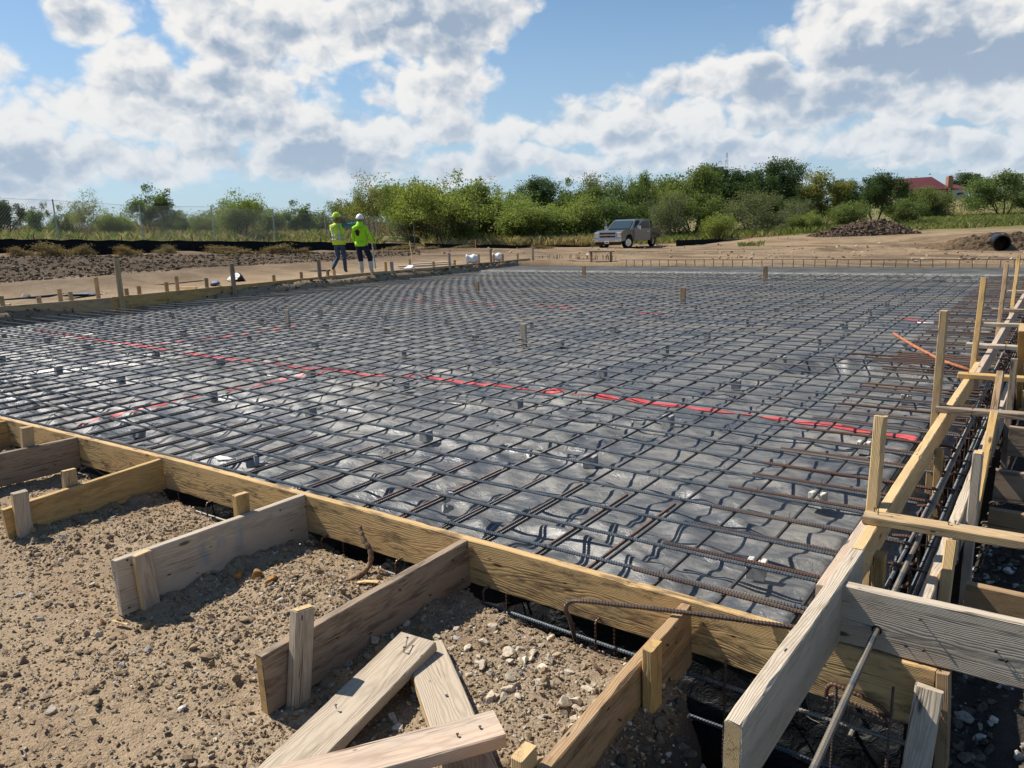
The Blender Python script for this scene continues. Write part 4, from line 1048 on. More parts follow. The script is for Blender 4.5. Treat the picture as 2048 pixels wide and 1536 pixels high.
# --- bars of the ledge and of the trench
def bar(P, label, mat='rebar', r=.0085, name='steel_bar', group=None, ribs=True, smooth_n=0):
    P = np.asarray(P, float)
    if smooth_n: P = smooth_path(P, smooth_n)
    o = link(name, rebar_mesh(name, P, r=r, pitch=.0135, sides=8, ribs=ribs), MAT[mat])
    return tag(o, label, 'steel bar', group)
far = on(1930, 872, .07); d = (far - hp) / np.linalg.norm(far - hp)
bar([hp - d * 1.5, hp, far, far + d * 4], 'straight grey bar sticking out towards us through the hole in the whitish board', r=.0105)
for X, z in ((-.535, -.03), (-.425, -.045), (-.475, -.13), (-.53, -.40)):
    t_ = np.linspace(2.86, 20, 30); bar(np.stack([X + .006 * np.sin(t_ * .9 + X * 30), t_, z + .004 * np.sin(t_ * 1.3)], 1), 'long grey-blue bar lying lengthwise in the ledge trench', group='lengthwise bars in the ledge', r=.0095)
rect = np.array([(-.085, 0, 0), (-.075, 0, .012), (.075, 0, .012), (.085, 0, 0), (.085, 0, -.44), (.075, 0, -.45), (-.075, 0, -.45), (-.085, 0, -.44), (-.085, 0, .004)])
stir = rebar_mesh('stirrup', rect, r=.0055, pitch=.02); stir.materials.append(MAT['rebar_rusty'])
for j in range(52):
    o = put('stirrup', stir, (-.48, 3.12 + .31 * j, -.05 + rr.uniform(-.01, .01)), rr.uniform(-.08, .08)); tag(o, 'dark rectangular stirrup standing in the ledge trench', 'stirrup', 'stirrups in the ledge trench')
for k, X in enumerate(CROSS_X[1:30:2]):
    o = put('stirrup', stir, (X + .10, 2.85 + rr.uniform(-.01, .01), -.20 + rr.uniform(-.015, .015)), math.pi / 2 + rr.uniform(-.1, .1)); tag(o, 'rusty stirrup hanging below the front form board in the trench', 'stirrup', 'stirrups in the front trench')
for z, Y, lab in ((-.292, 2.79, 'speckled grey bar seen in the gap below the front form board'), (-.52, 2.83, 'lower dark bar deep in the front trench')):
    t_ = np.linspace(-9.5, -.30, 24); bar(np.stack([t_, Y + .008 * np.sin(t_ * 2), z + .006 * np.sin(t_ * 1.4)], 1), lab, r=.0095)
# corner cage loops
c0 = onY(1690, 1385, 2.74)
for k in range(2):
    cc = c0 + np.array([.0, .03 * k, -.06 * k])
    bar([cc + np.array([-.07, .02, -.05]), cc + np.array([-.06, 0, .0]), cc + np.array([-.03, 0, .018]), cc + np.array([.11, 0, -.01]), cc + np.array([.14, 0, -.03]), cc + np.array([.13, .03, -.06]), cc + np.array([-.04, .03, -.045])],
        ['rusty looped bar end at the corner trench, upper', 'rusty looped bar end at the corner trench, lower'][k], 'rebar_rusty', .0075, smooth_n=6)
for (px, dz) in ((1672, .6), (1785, .7)):
    a = onY(px, 1400, 2.62); bar([a + np.array([0, 0, .05]), a - np.array([.01, 0, dz])], 'thin upright bar standing in the corner trench ' + ('on the left' if px < 1700 else 'beside the leaning pale stake'), 'rebar_rusty', .005)
# bent rusty bar lying over the brace
zb = .045
v = [on(1152, 1285, -.30), on(1140, 1240, -.14), on(1131, 1218, -.045), on(1140, 1204, .0), on(1165, 1202, .018), on(1230, 1209, .024), on(1345, 1222, .032), on(1480, 1240, .036), on(1592, 1255, .04)]
bar(v, 'rusty bar bent at one end, lying over the brown pinkish brace', 'rebar_rusty', .0095, name='bent_bar', smooth_n=8)
# rusty pipe lying on the grid
a, b, c_ = on(1788, 667, .03), on(1830, 693, .03), on(1885, 722, .03)
V, Q = tube([a, on(1795, 672, .035), b, c_, on(1945, 742, .02)], .017, 10)
tag(link('rusty_pipe', mesh_np('rusty_pipe', V, Q, smooth=True), MAT['rust_pipe']), 'orange rusty pipe lying askew on the grid by the second tall stake', 'pipe')
# tree root in the gravel
v = smooth_path([on(719, 1052, .0), on(727, 1078, -.06), on(741, 1104, -.12), on(738, 1131, -.19), on(716, 1153, -.215), on(680, 1166, -.22), on(640, 1172, -.222), on(592, 1186, -.228), on(572, 1190, -.245)], 7)
rad = np.interp(np.linspace(0, 1, len(v)), [0, .15, .5, 1], [.010, .014, .015, .008]) * (1 + .16 * np.sin(np.arange(len(v)) * 1.9))
V, Q = tube(v, rad, 9); tag(link('tree_root', mesh_np('tree_root', V, Q, smooth=True), MAT['root']), 'knobbly brown root curling out of the gravel up to the front form', 'root')
# lumps of orange clay beside it
for k, (px, py, s_) in enumerate(((545, 1168, .060), (512, 1160, .045), (480, 1158, .032))):
    p = on(px, py, -.225); o = link('clay_lump', stones('clay_lump', np.zeros((1, 3)), np.array([s_]), np.array([(.3, .15, .05)]), ICO2, rough=.12, seed=30 + k), MAT['clay']); o.location = (p[0], p[1], -.21 + s_ * .2)
    tag(o, ['largest ochre clay lump at the end of the root', 'middle ochre clay lump left of the largest one', 'smallest ochre clay lump near the tall pale brace'][k], 'clay lump')
p = on(735, 1172, -.22); plank('wood_chip', p + np.array([-.05, -.02, .015]), p + np.array([.05, .03, .022]), (0, .3, 1), .01, .04, 'fresh', 'small yellow wood chip on the gravel by the dark brace', 'wood chip')
p = on(238, 1252, -.235); plank('wood_chip', p + np.array([-.05, .0, .014]), p + np.array([.05, .02, .014]), (0, .3, 1), .006, .02, 'fresh', 'thin yellow wood splinter on the gravel below the leaning stake', 'wood chip')
p = on(1190, 1330, -.2); V, Q = tube(smooth_path([on(1178, 1312, -.17), on(1190, 1330, -.17), on(1205, 1345, -.19), on(1216, 1360, -.21)], 5), .007, 7); tag(link('twig', mesh_np('twig', V, Q, smooth=True), MAT['root']), 'dark twig stuck in the pale gravel mound near the trench', 'twig')

# --- left form, seen across the mat
lt = np.array([(-120, 622), (0, 612), (237, 595), (640, 553), (900, 531), (1062, 516)], float)
LB = [on(x, y, .25) for x, y in lt]
ly = np.array([p[1] for p in LB]); lx = np.array([p[0] for p in LB])
k = np.polyfit(ly, lx, 1); LX = lambda y: float(.5 * np.interp(y, ly, lx) + .5 * np.polyval(k, y))
cuts = [4.0, 8.9, 14.9, 17.3, 19.9, 24.2]
labs = ['left form board with a dark knot, nearest on the left edge', 'left form board behind the first and second tall stake', 'left form board in front of the two workers', 'left form board with a dark knot just past the workers', 'farthest left form board ending at the poured concrete']
for a, b, lab in zip(cuts[:-1], cuts[1:], labs):
    ys = np.linspace(a, b - .01, 6); path_board('form_board', [(LX(y), y) for y in ys], .105 + _pl.uniform(-.006, .006), .286, .042, 'mix' if a != 8.9 else 'yellow', lab, 'form board', 'boards of the left form')
def at_board(px): return on(px, float(np.interp(px, lt[:, 0], lt[:, 1])), .25)
T = [((232, 516), 'mix', 'first tall stake on the left form, brown and widest'), ((463, 527), 'darkgrey', 'second tall stake on the left form, dark grey'), ((637, 521), 'darkgrey', 'third tall stake on the left form, left of the workers, thin and dark'),
     ((783, 523), 'grey', 'fourth tall stake on the left form, pale grey, right of the workers'), ((898, 506), 'grey', 'fifth tall stake on the left form, grey'), ((981, 498), 'brown', 'sixth tall stake on the left form, brown'), ((1065, 491), 'grey', 'last tall stake on the left form, at the end of the boards')]
for pt, mt, lab in T:
    p = at_board(pt[0] + 3); X = LX(p[1]) + .043; a = onX(*pt, X); vstake((X, a[1], a[2]), (X + .02, a[1] - .02, -.35), mt, lab, w=.12 if pt[0] < 800 else .10, group='tall stakes of the left form')
BK = [(2, 592, .06), (77, 594, .06), (118, 578, .5), (140, 583, .06), (191, 554, .9), (252, 577, .06), (277, 572, .3), (332, 564, .06), (352, 552, .8), (412, 556, .06), (547, 550, .06), (602, 544, .06), (655, 540, .06), (668, 540, .5), (724, 544, .06), (771, 524, .6), (819, 518, .7),
      (867, 523, .06), (909, 520, .06), (957, 509, .6), (987, 508, .3), (1005, 508, .3), (1035, 507, .06)]
for px, py, off in BK:
    p = at_board(px); X = LX(p[1]) - .042 - off * (1 if off < .1 else 1); a = onX(px, py, X)
    vstake((X, a[1], a[2]), (X, a[1], -.3), _pl.choice(['mix', 'yellow', 'mix', 'brown']), 'short wood stake behind the left form board, its cut top showing', w=.09, group='short stakes behind the left form')
for px, py, lab in ((20, 607, 'pale flat brace behind the left form at the photo edge'), (212, 586, 'pale flat brace behind the left form, right of the blue bundle'), (392, 573, 'pale flat brace behind the left form, left of the black bag'), (690, 549, 'pale flat brace behind the left form below the workers'), (745, 547, 'pale flat brace behind the left form at the white boots')):
    p = on(px, py, .22); plank('form_brace', (p[0], p[1] - .0, .17), (p[0] - 1.0, p[1] + .1, .15), (0, 1, 0), .042, .09, 'fresh' if px != 20 else 'grey', lab, 'board', 'braces of the left form')
# grade stakes standing in the mat
G = [((577, 620), (577, 655), 'grey', 'grey grade stake in the mat, left, nearest the left form'), ((1046, 648), (1048, 690), 'grey', 'grey grade stake in the middle of the mat, below the far red tape'), ((956, 563), (956, 590), 'brown', 'brown grade stake in the mat towards the left form end'), ((1365, 575), (1366, 605), 'brown', 'brown grade stake in the mat below the pickup truck'), ((1168, 532), (1168, 557), 'brown', 'dark grade stake at the poured concrete, left one of the far pair'), ((1529, 533), (1530, 565), 'brown', 'dark grade stake at the poured concrete, right one of the far pair')]
for top, base, mt, lab in G:
    b = on(*base, -.1); a = onY(*top, b[1]); vstake((b[0], b[1], a[2]), (b[0], b[1], -.3), mt, lab, wide_axis='x', w=.085 if top[0] < 1100 else .11, group='grade stakes in the mat')
# ------------------------------------------------------------------ trees
def leaf_cloud(C, Nn, size, rng, droop=.3):
    """quads of leaf sprays round the points C"""
    n = len(C); d = rng.normal(size=(n, 3)); d[:, 2] -= droop; d /= np.linalg.norm(d, axis=1, keepdims=True)
    u = np.cross(d, rng.normal(size=(n, 3))); u /= np.linalg.norm(u, axis=1, keepdims=True)
    L = size * rng.uniform(.55, 1.35, n)[:, None]; W = L * rng.uniform(.30, .6, n)[:, None]
    bendv = np.cross(d, u) * L * .15
    V = np.stack([C - d * L * .5, C + u * W * .5 + bendv, C + d * L * .5, C - u * W * .5 + bendv], 1)
    return V.reshape(-1, 3), np.arange(n * 4).reshape(n, 4)
def tree_proto(seed, H, W, stems, lean, trunk_h, leafsize, nleaf, spread, leafm, barkm='bark', clump=.22, droop=.3, low=.25, levels=3):
    rng = np.random.default_rng(seed); tubes = []; tips = []
    def grow(p, d, L, r, lev):
        pts = [p]; n = 5
        for k in range(n):
            d = d + rng.normal(0, .16, 3) + np.array([0, 0, .06]); d /= np.linalg.norm(d)
            pts.append(pts[-1] + d * L / n)
        tubes.append(tube(pts, np.linspace(r, r * .55, n + 1), 6 if lev < 2 else 4, caps=False))
        if lev >= levels: tips.append((pts[-1], d)); tips.append((pts[3], d)); return
        if lev >= 1: tips.append((pts[-1], d))
        for b in range(rng.integers(2, 5)):
            e = d + rng.normal(0, spread, 3); e[2] = max(e[2], -.15 - (.2 if lev > 1 else 0)) ; e /= np.linalg.norm(e)
            k = rng.integers(2, n + 1); grow(pts[k], e, L * rng.uniform(.55, .8), r * .5, lev + 1)
    for s in range(stems):
        a = 6.28 * s / stems + rng.uniform(-.4, .4); d = np.array([math.cos(a) * lean, math.sin(a) * lean, 1.0]) * 1.0
        grow(np.array([.12 * math.cos(a) * (stems > 1), .12 * math.sin(a) * (stems > 1), -.1]), d / np.linalg.norm(d), trunk_h * rng.uniform(.85, 1.15), .045 * H / 4 / math.sqrt(stems) * 1.6, 0)
    T = np.array([t_[0] for t_ in tips])
    V, Q = join(tubes)
    # fit into the wanted height and width
    zs = H * .93 / max(T[:, 2].max(), .1); xs = W * .44 / max(np.percentile(np.abs(T[:, :2]), 97), .1)
    V = V * np.array([xs, xs, zs]); T = T * np.array([xs, xs, zs])
    T = T[T[:, 2] > low * H]; nleaf = int(nleaf * 2.1); clump *= .92
    per = max(1, nleaf // max(1, len(T))); C = []
    for t_ in T:
        k = max(1, int(per * rng.uniform(.3, 1.8))); s_ = clump * rng.uniform(.6, 1.5)
        C.append(t_ + rng.normal(0, 1, (k, 3)).clip(-1.35, 1.35) * s_ * np.array([1, 1, .8]))
    C = np.concatenate(C); C = C[C[:, 2] > .05]
    LV, LQ = leaf_cloud(C, None, leafsize, rng, droop)
    cm = mesh_np('crown', LV, LQ); cl = .55 * rng.uniform(0, 1, len(C)) + .45 * (.5 + perlin(C[:, 0] * 1.6 + seed, C[:, 2] * 1.6 + C[:, 1]))
    set_attr(cm, 'tone', np.repeat(np.stack([cl] * 3, 1), 4, 0)); cm.materials.append(MAT[leafm])
    tm = mesh_np('trunk', V, Q, smooth=True); tm.materials.append(MAT[barkm])
    return tm, cm, H
PROTO = {
    'mesq': tree_proto(1, 5, 7.5, 9, .62, 1.5, .19, 6500, .62, 'leaf_light', clump=.32, droop=.5, low=.36),
    'mesq2': tree_proto(2, 5, 6, 4, .5, 1.6, .18, 5200, .6, 'leaf_mid', clump=.33, droop=.5, low=.2),
    'bush': tree_proto(3, 4, 4.6, 7, .6, 1.0, .17, 6500, .75, 'leaf_light', clump=.36, droop=.2, low=.05),
    'bush2': tree_proto(4, 4, 5, 6, .7, 1.0, .16, 6000, .8, 'leaf_mid', clump=.36, droop=.3, low=.05),
    'oak': tree_proto(5, 7, 6.5, 2, .25, 2.2, .20, 9000, .7, 'leaf_dark', clump=.42, droop=.1, low=.18),
    'oak2': tree_proto(6, 7, 7.5, 3, .3, 2.1, .20, 9500, .75, 'leaf_dark', clump=.46, droop=.1, low=.15),
    'grey': tree_proto(7, 4.5, 5, 6, .55, 1.4, .15, 3600, .7, 'leaf_grey', 'bark_grey', clump=.34, droop=.3, low=.12),
    'airy': tree_proto(8, 5, 5, 5, .45, 1.7, .15, 1700, .6, 'leaf_yellow', 'bark_grey', clump=.30, droop=.4, low=.3),
    'mott': tree_proto(9, 5, 5.4, 4, .5, 1.6, .19, 3300, .6, 'leaf_mid', 'bark', clump=.27, droop=.2, low=.28),
    'yell': tree_proto(10, 6, 6, 3, .3, 1.8, .20, 7500, .7, 'leaf_yellow', clump=.42, droop=.1, low=.12),
    'bare': tree_proto(11, 6, 2.2, 3, .12, 2.4, .10, 60, .35, 'leaf_grey', 'bark_grey', clump=.2, low=.6),
    'weed': tree_proto(12, 1, 1.5, 9, .8, .35, .07, 2200, .8, 'weed_dry', 'bark_grey', clump=.10, droop=.0, low=.02),
}
def place_tree(px, yb, yt, D, wpx, kind, label, name='tree', cat='tree', group='trees beyond the site', minh=.4):
    tm, cm, H = PROTO[kind]; p = atd(px, yb, D); z = gz(p[0], p[1]); top = atd(px, yt - (10 if name == 'tree' else 0), D)[2]; h = max(minh, top - z); w = wpx * D / FPX
    o = empty(name, (p[0], p[1], z - .05), random.uniform(0, 6.28))
    ww = {'mesq': 7.5, 'mesq2': 6, 'bush': 4.6, 'bush2': 5, 'oak': 6.5, 'oak2': 7.5, 'grey': 5, 'airy': 5, 'mott': 5.4, 'yell': 6, 'bare': 2.2, 'weed': 1.5}[kind]
    s = w / ww; o.scale = (s, s, h / H)
    for n, me in (('trunk', tm), ('crown', cm)):
        c = bpy.data.objects.new(n, me); COL.objects.link(c); c.parent = o
    tag(o, label, cat, group)
TR = [(12, 470, 402, 50, 80, 'oak', 'dark tree cut by the left edge, behind the chain link fence'), (75, 478, 410, 46, 75, 'mott', 'small olive tree left of the first fence post'), (178, 478, 384, 48, 105, 'airy', 'pale feathery half-bare tree right of the first fence post'),
      (128, 478, 414, 55, 60, 'mott', 'thin tree right behind the first fence post'), (232, 476, 425, 52, 70, 'bush', 'low light green bush left of the spreading olive tree'), (305, 476, 370, 47, 118, 'mott', 'spreading olive tree with open limbs behind the fence'),
      (352, 474, 424, 58, 60, 'oak', 'dark round bush right of the spreading olive tree'), (410, 474, 430, 62, 90, 'bush2', 'low bush behind the fence post between olive and light green tree'), (480, 476, 392, 50, 120, 'bush', 'light green leaning tree in the middle of the chain link fence'),
      (538, 474, 424, 58, 70, 'bush2', 'low green bush right of the light green leaning tree'), (592, 474, 404, 60, 90, 'mott', 'grey green tree left of the workers'), (640, 474, 430, 66, 80, 'bush2', 'low bush directly left of the yellow helmet'),
      (742, 478, 348, 58, 120, 'airy', 'tall yellowish sparse tree behind the white helmet'), (700, 478, 395, 62, 90, 'mesq2', 'green tree between the two workers and the fence'), (790, 478, 372, 64, 110, 'mesq2', 'green tree left of the big spreading mesquite'),
      (875, 484, 346, 56, 235, 'mesq', 'big spreading mesquite with many dark stems right of the workers'), (955, 480, 368, 64, 130, 'mesq2', 'green tree right behind the big mesquite'), (1012, 480, 376, 68, 110, 'mesq', 'light green tree behind the tall dry grass'),
      (1072, 480, 362, 74, 120, 'oak2', 'darker tree above the light green thicket'), (1150, 478, 358, 76, 100, 'mott', 'loose crowned tree left above the pickup'), (1060, 488, 410, 60, 150, 'bush', 'light green thicket behind the tall dry grass, left one'),
      (1140, 488, 402, 62, 150, 'bush', 'light green thicket left of the pickup'), (1205, 482, 352, 74, 110, 'grey', 'greyish tree straight above the pickup hood'), (1262, 482, 350, 72, 110, 'mesq2', 'slim topped green tree above the pickup cab'),
      (1215, 486, 400, 62, 110, 'bush2', 'green thicket right behind the pickup hood'), (1325, 486, 390, 64, 110, 'grey', 'grey green brush right of the pickup'), (1385, 484, 338, 72, 180, 'mesq2', 'broad green tree in the middle of the right tree line'),
      (1350, 486, 372, 68, 110, 'mesq', 'light green tree right of the pickup'), (1465, 482, 333, 76, 120, 'oak', 'dark tree left of the tallest oak'), (1548, 480, 326, 72, 130, 'oak2', 'tallest dark oak with a bushy top'),
      (1500, 484, 388, 62, 130, 'grey', 'dark tangled thicket under the tallest oak'), (1432, 488, 432, 56, 75, 'bush', 'low bright bush by the black fabric end'), (1590, 480, 405, 64, 90, 'grey', 'grey leafless looking brush right of the thicket'),
      (1643, 470, 348, 70, 125, 'yell', 'yellowish green tree left of the dark round oak'), (1748, 462, 349, 68, 108, 'oak', 'dark round oak left of the red roof'), (1692, 462, 366, 76, 90, 'oak2', 'dark tree between the yellowish tree and the round oak'),
      (1700, 462, 410, 62, 110, 'bush2', 'low green brush above the soil heap'), (1845, 446, 381, 84, 90, 'bush2', 'green tree in front of the red roofed house'), (1880, 444, 398, 84, 60, 'grey', 'small grey green tree below the chimney'), (1800, 452, 404, 72, 80, 'bush2', 'leafy brush right of the dark round oak'),
      (2003, 440, 347, 82, 150, 'mesq2', 'big rounded tree at the right edge'), (1945, 404, 350, 190, 90, 'oak', 'far dark tree right of the house'), (2062, 436, 352, 88, 90, 'oak2', 'tree cut by the right edge of the photo'), (1610, 476, 430, 60, 70, 'bush', 'low bush left of the soil heap'),
      (1250, 480, 328, 80, 30, 'bare', 'bare dead snag poking above the tree line'), (1120, 480, 395, 78, 120, 'oak2', 'dark tree hidden behind the left thicket'), (920, 484, 398, 60, 110, 'bush2', 'green brush at the foot of the big mesquite, right side'), (1290, 486, 405, 70, 100, 'bush2', 'green brush right behind the pickup bed'),
      (1530, 484, 400, 70, 130, 'oak2', 'dark undergrowth tree below the tallest oak'), (1420, 486, 395, 68, 120, 'bush2', 'green undergrowth tree left of the tangled thicket'), (-60, 474, 395, 55, 120, 'mesq2', 'tree beyond the left edge of the photo'), (830, 484, 400, 62, 120, 'bush', 'green brush at the foot of the big mesquite, left side')]
TR += [(1425, 480, 338, 80, 130, 'oak2', 'dark tree between the broad green tree and the dark one'), (1500, 480, 345, 78, 110, 'oak', 'dark tree left behind the tallest oak'), (1592, 478, 362, 78, 80, 'oak', 'dark tree right behind the tallest oak'), (1310, 480, 366, 80, 110, 'oak2', 'dark tree behind the slim topped green tree'),
       (815, 482, 358, 66, 150, 'mesq', 'light green mesquite left behind the big spreading one'), (925, 482, 364, 68, 150, 'mesq', 'light green mesquite right behind the big spreading one'), (1000, 484, 395, 64, 150, 'bush', 'light green brush behind the dry grass, nearest the mesquite'), (1180, 484, 378, 72, 130, 'mesq2', 'green tree behind the thicket left of the pickup')]
WD = [(110, 506, 478, 31.6, 90, 'dry brown weed before the black fabric, left'), (40, 508, 488, 31, 60, 'dry brown weed at the left edge before the black fabric'), (165, 506, 484, 32.6, 60, 'dry weed right of the tallest brown weed'), (255, 506, 485, 34, 60, 'dry weed below the second capped post'), (330, 506, 485, 35.3, 60, 'thin dry weed before the black fabric under the olive tree'),
      (450, 505, 486, 37.6, 100, 'wide dry weed before the black fabric, middle'), (555, 504, 484, 40, 90, 'dry weed before the black fabric, left of the workers'), (600, 505, 492, 40, 50, 'low dry weed just left of the workers'), (790, 502, 488, 45.5, 120, 'wide reddish dry weed right of the workers'), (860, 503, 492, 46, 60, 'low weed below the big mesquite'), (920, 503, 494, 49, 70, 'grey green weed before the second black fabric'), (1085, 502, 494, 52, 60, 'low green weed before the second black fabric, right')]
random.seed(5)
for t_ in TR: place_tree(*t_)
for px, yb, yt, D, w, lab in WD: place_tree(px, yb, yt, D, w, 'weed', lab, 'weed', 'weed', 'dry weeds along the black fabric', .3)

# ------------------------------------------------------------------ grasses and far brush (uncountable)
def blades(name, regions, mat, seed, kind='stuff'):
    rng = np.random.default_rng(seed); Vs, tones = [], []
    for (x0, x1, D0, D1, n, h0, h1, wd) in regions:
        px = rng.uniform(x0, x1, n); D0_ = np.interp(px, [-150, 0, 300, 600, 830, 1000, 1190], [31.6, 33.2, 37.4, 43.6, 50, 54, 58]) if D0 < 34.5 else np.full(n, float(D0)); D = D0_ + (D1 - D0_) * rng.uniform(0, 1, n)
        dirs = CW[None] + ((px - 1024) / FPX)[:, None] * CR[None] - ((470. - 768) / FPX) * CU[None]
        P = EYEP + dirs * D[:, None]; x, y = P[:, 0], P[:, 1]
        keep = fbm2(x * .35, y * .35, 3) + rng.normal(0, .25, n) > -.15; x, y = x[keep], y[keep]; n = len(x)
        z, _ = ground_h(x, y); h = rng.uniform(h0, h1, n); a = rng.uniform(0, 6.28, n); ln = rng.normal(0, .42, (n, 2)) * h[:, None]
        w = wd * rng.uniform(.6, 1.4, n)
        b = np.stack([x, y, z - .03], 1); s_ = np.stack([np.cos(a) * w, np.sin(a) * w, 0 * a], 1); tip = b + np.stack([ln[:, 0], ln[:, 1], h], 1); mid = b + np.stack([ln[:, 0] * .3, ln[:, 1] * .3, h * .6], 1)
        Vs.append(np.stack([b - s_, b + s_, mid + s_ * .7, tip], 1)); tones.append(rng.uniform(0, 1, n))
    V = np.concatenate(Vs); n = len(V); tone = np.concatenate(tones)
    me = mesh_np(name, V.reshape(-1, 3), np.arange(n * 4).reshape(n, 4)); set_attr(me, 'tone', np.repeat(np.stack([tone] * 3, 1), 4, 0))
    tag(link(name, me, MAT[mat]), kind=kind)
blades('dry_grass', [(960, 1210, 55.5, 64, 9000, .3, .85, .02), (-80, 760, 34, 66, 14000, .2, .7, .018), (1280, 1560, 56, 66, 3500, .2, .5, .02), (1820, 2100, 57, 90, 9000, .15, .5, .022), (850, 960, 52, 60, 1500, .3, .8, .02), (1800, 2080, 95, 165, 5000, .3, .7, .05)], 'grass_dry', 31)
blades('green_grass', [(-80, 760, 33.5, 72, 15000, .2, .75, .02), (850, 1250, 58, 72, 5000, .5, 1.1, .025), (1250, 1700, 56, 72, 10000, .2, .7, .022), (1790, 2100, 57, 92, 20000, .15, .6, .022), (1478, 1530, 46, 50, 900, .08, .3, .02)], 'grass_green', 32)
blades('field_grass', [(-150, 900, 70, 140, 16000, .5, 1.3, .07)], 'weed_dry', 33)
rng = np.random.default_rng(40); C = []
for k in range(420):
    px = rng.uniform(-200, 2200); D = rng.uniform(95, 210); p = EYEP + ray(px, 450) * D; z = gz(p[0], p[1]); R = rng.uniform(1.2, 2.6)
    if 1760 < px < 2000 and D > 100: continue
    C.append(np.array([p[0], p[1], z + R * .5]) + rng.normal(0, 1, (130, 3)) * np.array([R, R, R * .55]))
C = np.concatenate(C); V, Q = leaf_cloud(C, None, .42, rng); me = mesh_np('far_woods', V, Q); set_attr(me, 'tone', np.repeat(rng.uniform(0, 1, (len(C), 1)) * np.ones((1, 3)), 4, 0))
tag(link('far_woods', me, MAT['leaf_mid']), kind='stuff')
# ------------------------------------------------------------------ black silt fences with their posts
def silt_fence(knots, posts, label):
    """knots: (px, y top, y base, D)"""
    K = np.array(knots, float); t_ = np.linspace(K[0, 0], K[-1, 0], int((K[-1, 0] - K[0, 0]) / 3) + 2); rows = []
    for i, x in enumerate(t_):
        yt, yb, D = (np.interp(x, K[:, 0], K[:, k]) for k in (1, 2, 3)); b = atd(x, yb, D); a = atd(x, yt, D)
        sag = .018 * math.sin(x * .09) + .03 * perlin(np.array([x * .05]), np.array([1.3]))[0]; z0 = min(b[2], gz(b[0], b[1])) - .1
        off = .05 * perlin(np.array([x * .11]), np.array([7.7]))[0]
        for f in np.linspace(0, 1, 5): rows.append([b[0] + off * math.sin(f * 3.1), b[1] + off * math.sin(f * 3.1), z0 + (a[2] + sag - z0) * f])
    n = len(t_); ii = (np.arange(n - 1)[:, None] * 5 + np.arange(4)[None]).ravel()
    me = mesh_np('fabric', np.array(rows), np.stack([ii, ii + 5, ii + 6, ii + 1], 1), smooth=True)
    mid = rows[0]; root = empty('silt_fence', mid); tag(root, label, 'silt fence', 'black silt fences')
    o = link('fabric', me, MAT['silt'], root); o.matrix_parent_inverse = Matrix.Translation(Vector(mid)).inverted()
    so = o.modifiers.new('thick', 'SOLIDIFY'); so.thickness = .01
    for x in posts:
        yt, yb, D = (np.interp(x, K[:, 0], K[:, k]) for k in (1, 2, 3)); a = atd(x, yt - 13 * 33 / D, D - .06); z0 = gz(a[0], a[1]) - .2
        V, Q = tube([(a[0], a[1], z0), (a[0], a[1], a[2] - .05)], .022, 6); p = link('post', mesh_np('post', V, Q), MAT['steel_post'], root); p.matrix_parent_inverse = Matrix.Translation(Vector(mid)).inverted()
        V, Q = tube([(a[0], a[1], a[2] - .05), (a[0], a[1], a[2] + .02)], .030, 6); p2 = link('cap', mesh_np('cap', V, Q), MAT['white_plastic'], p)
        p2.matrix_parent_inverse = (Matrix.Translation(Vector(mid))).inverted()
silt_fence([(-150, 478, 510, 30.5), (0, 478, 508, 32), (300, 481, 506, 36), (600, 483, 503, 42), (830, 488, 501, 48)], [-60, 66, 242, 384, 527, 641, 748], 'long black silt fence along the earth bank, left of the big mesquite')
silt_fence([(850, 487, 501, 49), (1000, 490, 500, 52.5), (1190, 491, 498, 56.0)], [978, 1032, 1128, 1175], 'black silt fence before the tall dry grass, left of the pickup')
silt_fence([(1312, 489, 493, 55), (1350, 491, 495, 54)], [], 'low slumped black silt fence directly right of the pickup')
silt_fence([(1352, 480, 493, 53), (1443, 478, 488, 55), (1490, 482, 486, 57)], [1398], 'taut black silt fence before the right tree line')

# ------------------------------------------------------------------ chain link fence
FK = [(-80, 392, 35), (105, 400, 37.5), (278, 411, 40.8), (422, 413, 43.5), (545, 421, 46.5), (649, 430, 50), (752, 433, 53.5), (827, 445, 57)]
root = empty('chain_link_fence', atd(105, 480, 37.5)); tag(root, 'tall galvanised chain link fence crossing the field on the left', 'fence'); ri = Matrix.Translation(root.location).inverted()
tops = []
for px, yt, D in FK:
    a = atd(px, yt, D); z = gz(a[0], a[1]); tops.append((a[0], a[1], a[2], z))
    V, Q = tube([(a[0], a[1], z - .2), (a[0], a[1], a[2] + .04)], .035, 8); o = link('post', mesh_np('post', V, Q), MAT['galv'], root); o.matrix_parent_inverse = ri
tops = np.array(tops); s = np.concatenate([[0], np.cumsum(np.hypot(*np.diff(tops[:, :2], axis=0).T))])
fp = lambda q: np.array([np.interp(q, s, tops[:, k]) for k in range(4)])
parts = []; st_ = .125
for q in np.arange(-2.0, s[-1], st_):
    for sg in (1, -1):
        pts = []
        for f in (0, .5, 1):
            qq = q + (f if sg > 0 else 1 - f) * 2.0
            if 0 <= qq <= s[-1]: p = fp(qq); pts.append((p[0], p[1], p[3] + .03 + (p[2] - .04 - p[3]) * f))
        if len(pts) > 1: parts.append(tube(pts, .0030, 3, caps=False))
o = link('wire_mesh', mesh_np('wire_mesh', *join(parts)), MAT['galv'], root); o.matrix_parent_inverse = ri
V, Q = tube([fp(q)[:3] - np.array([0, 0, .02]) for q in np.linspace(0, s[-1], 40)], .006, 4); o = link('top_wire', mesh_np('top_wire', V, Q), MAT['galv'], root); o.matrix_parent_inverse = ri

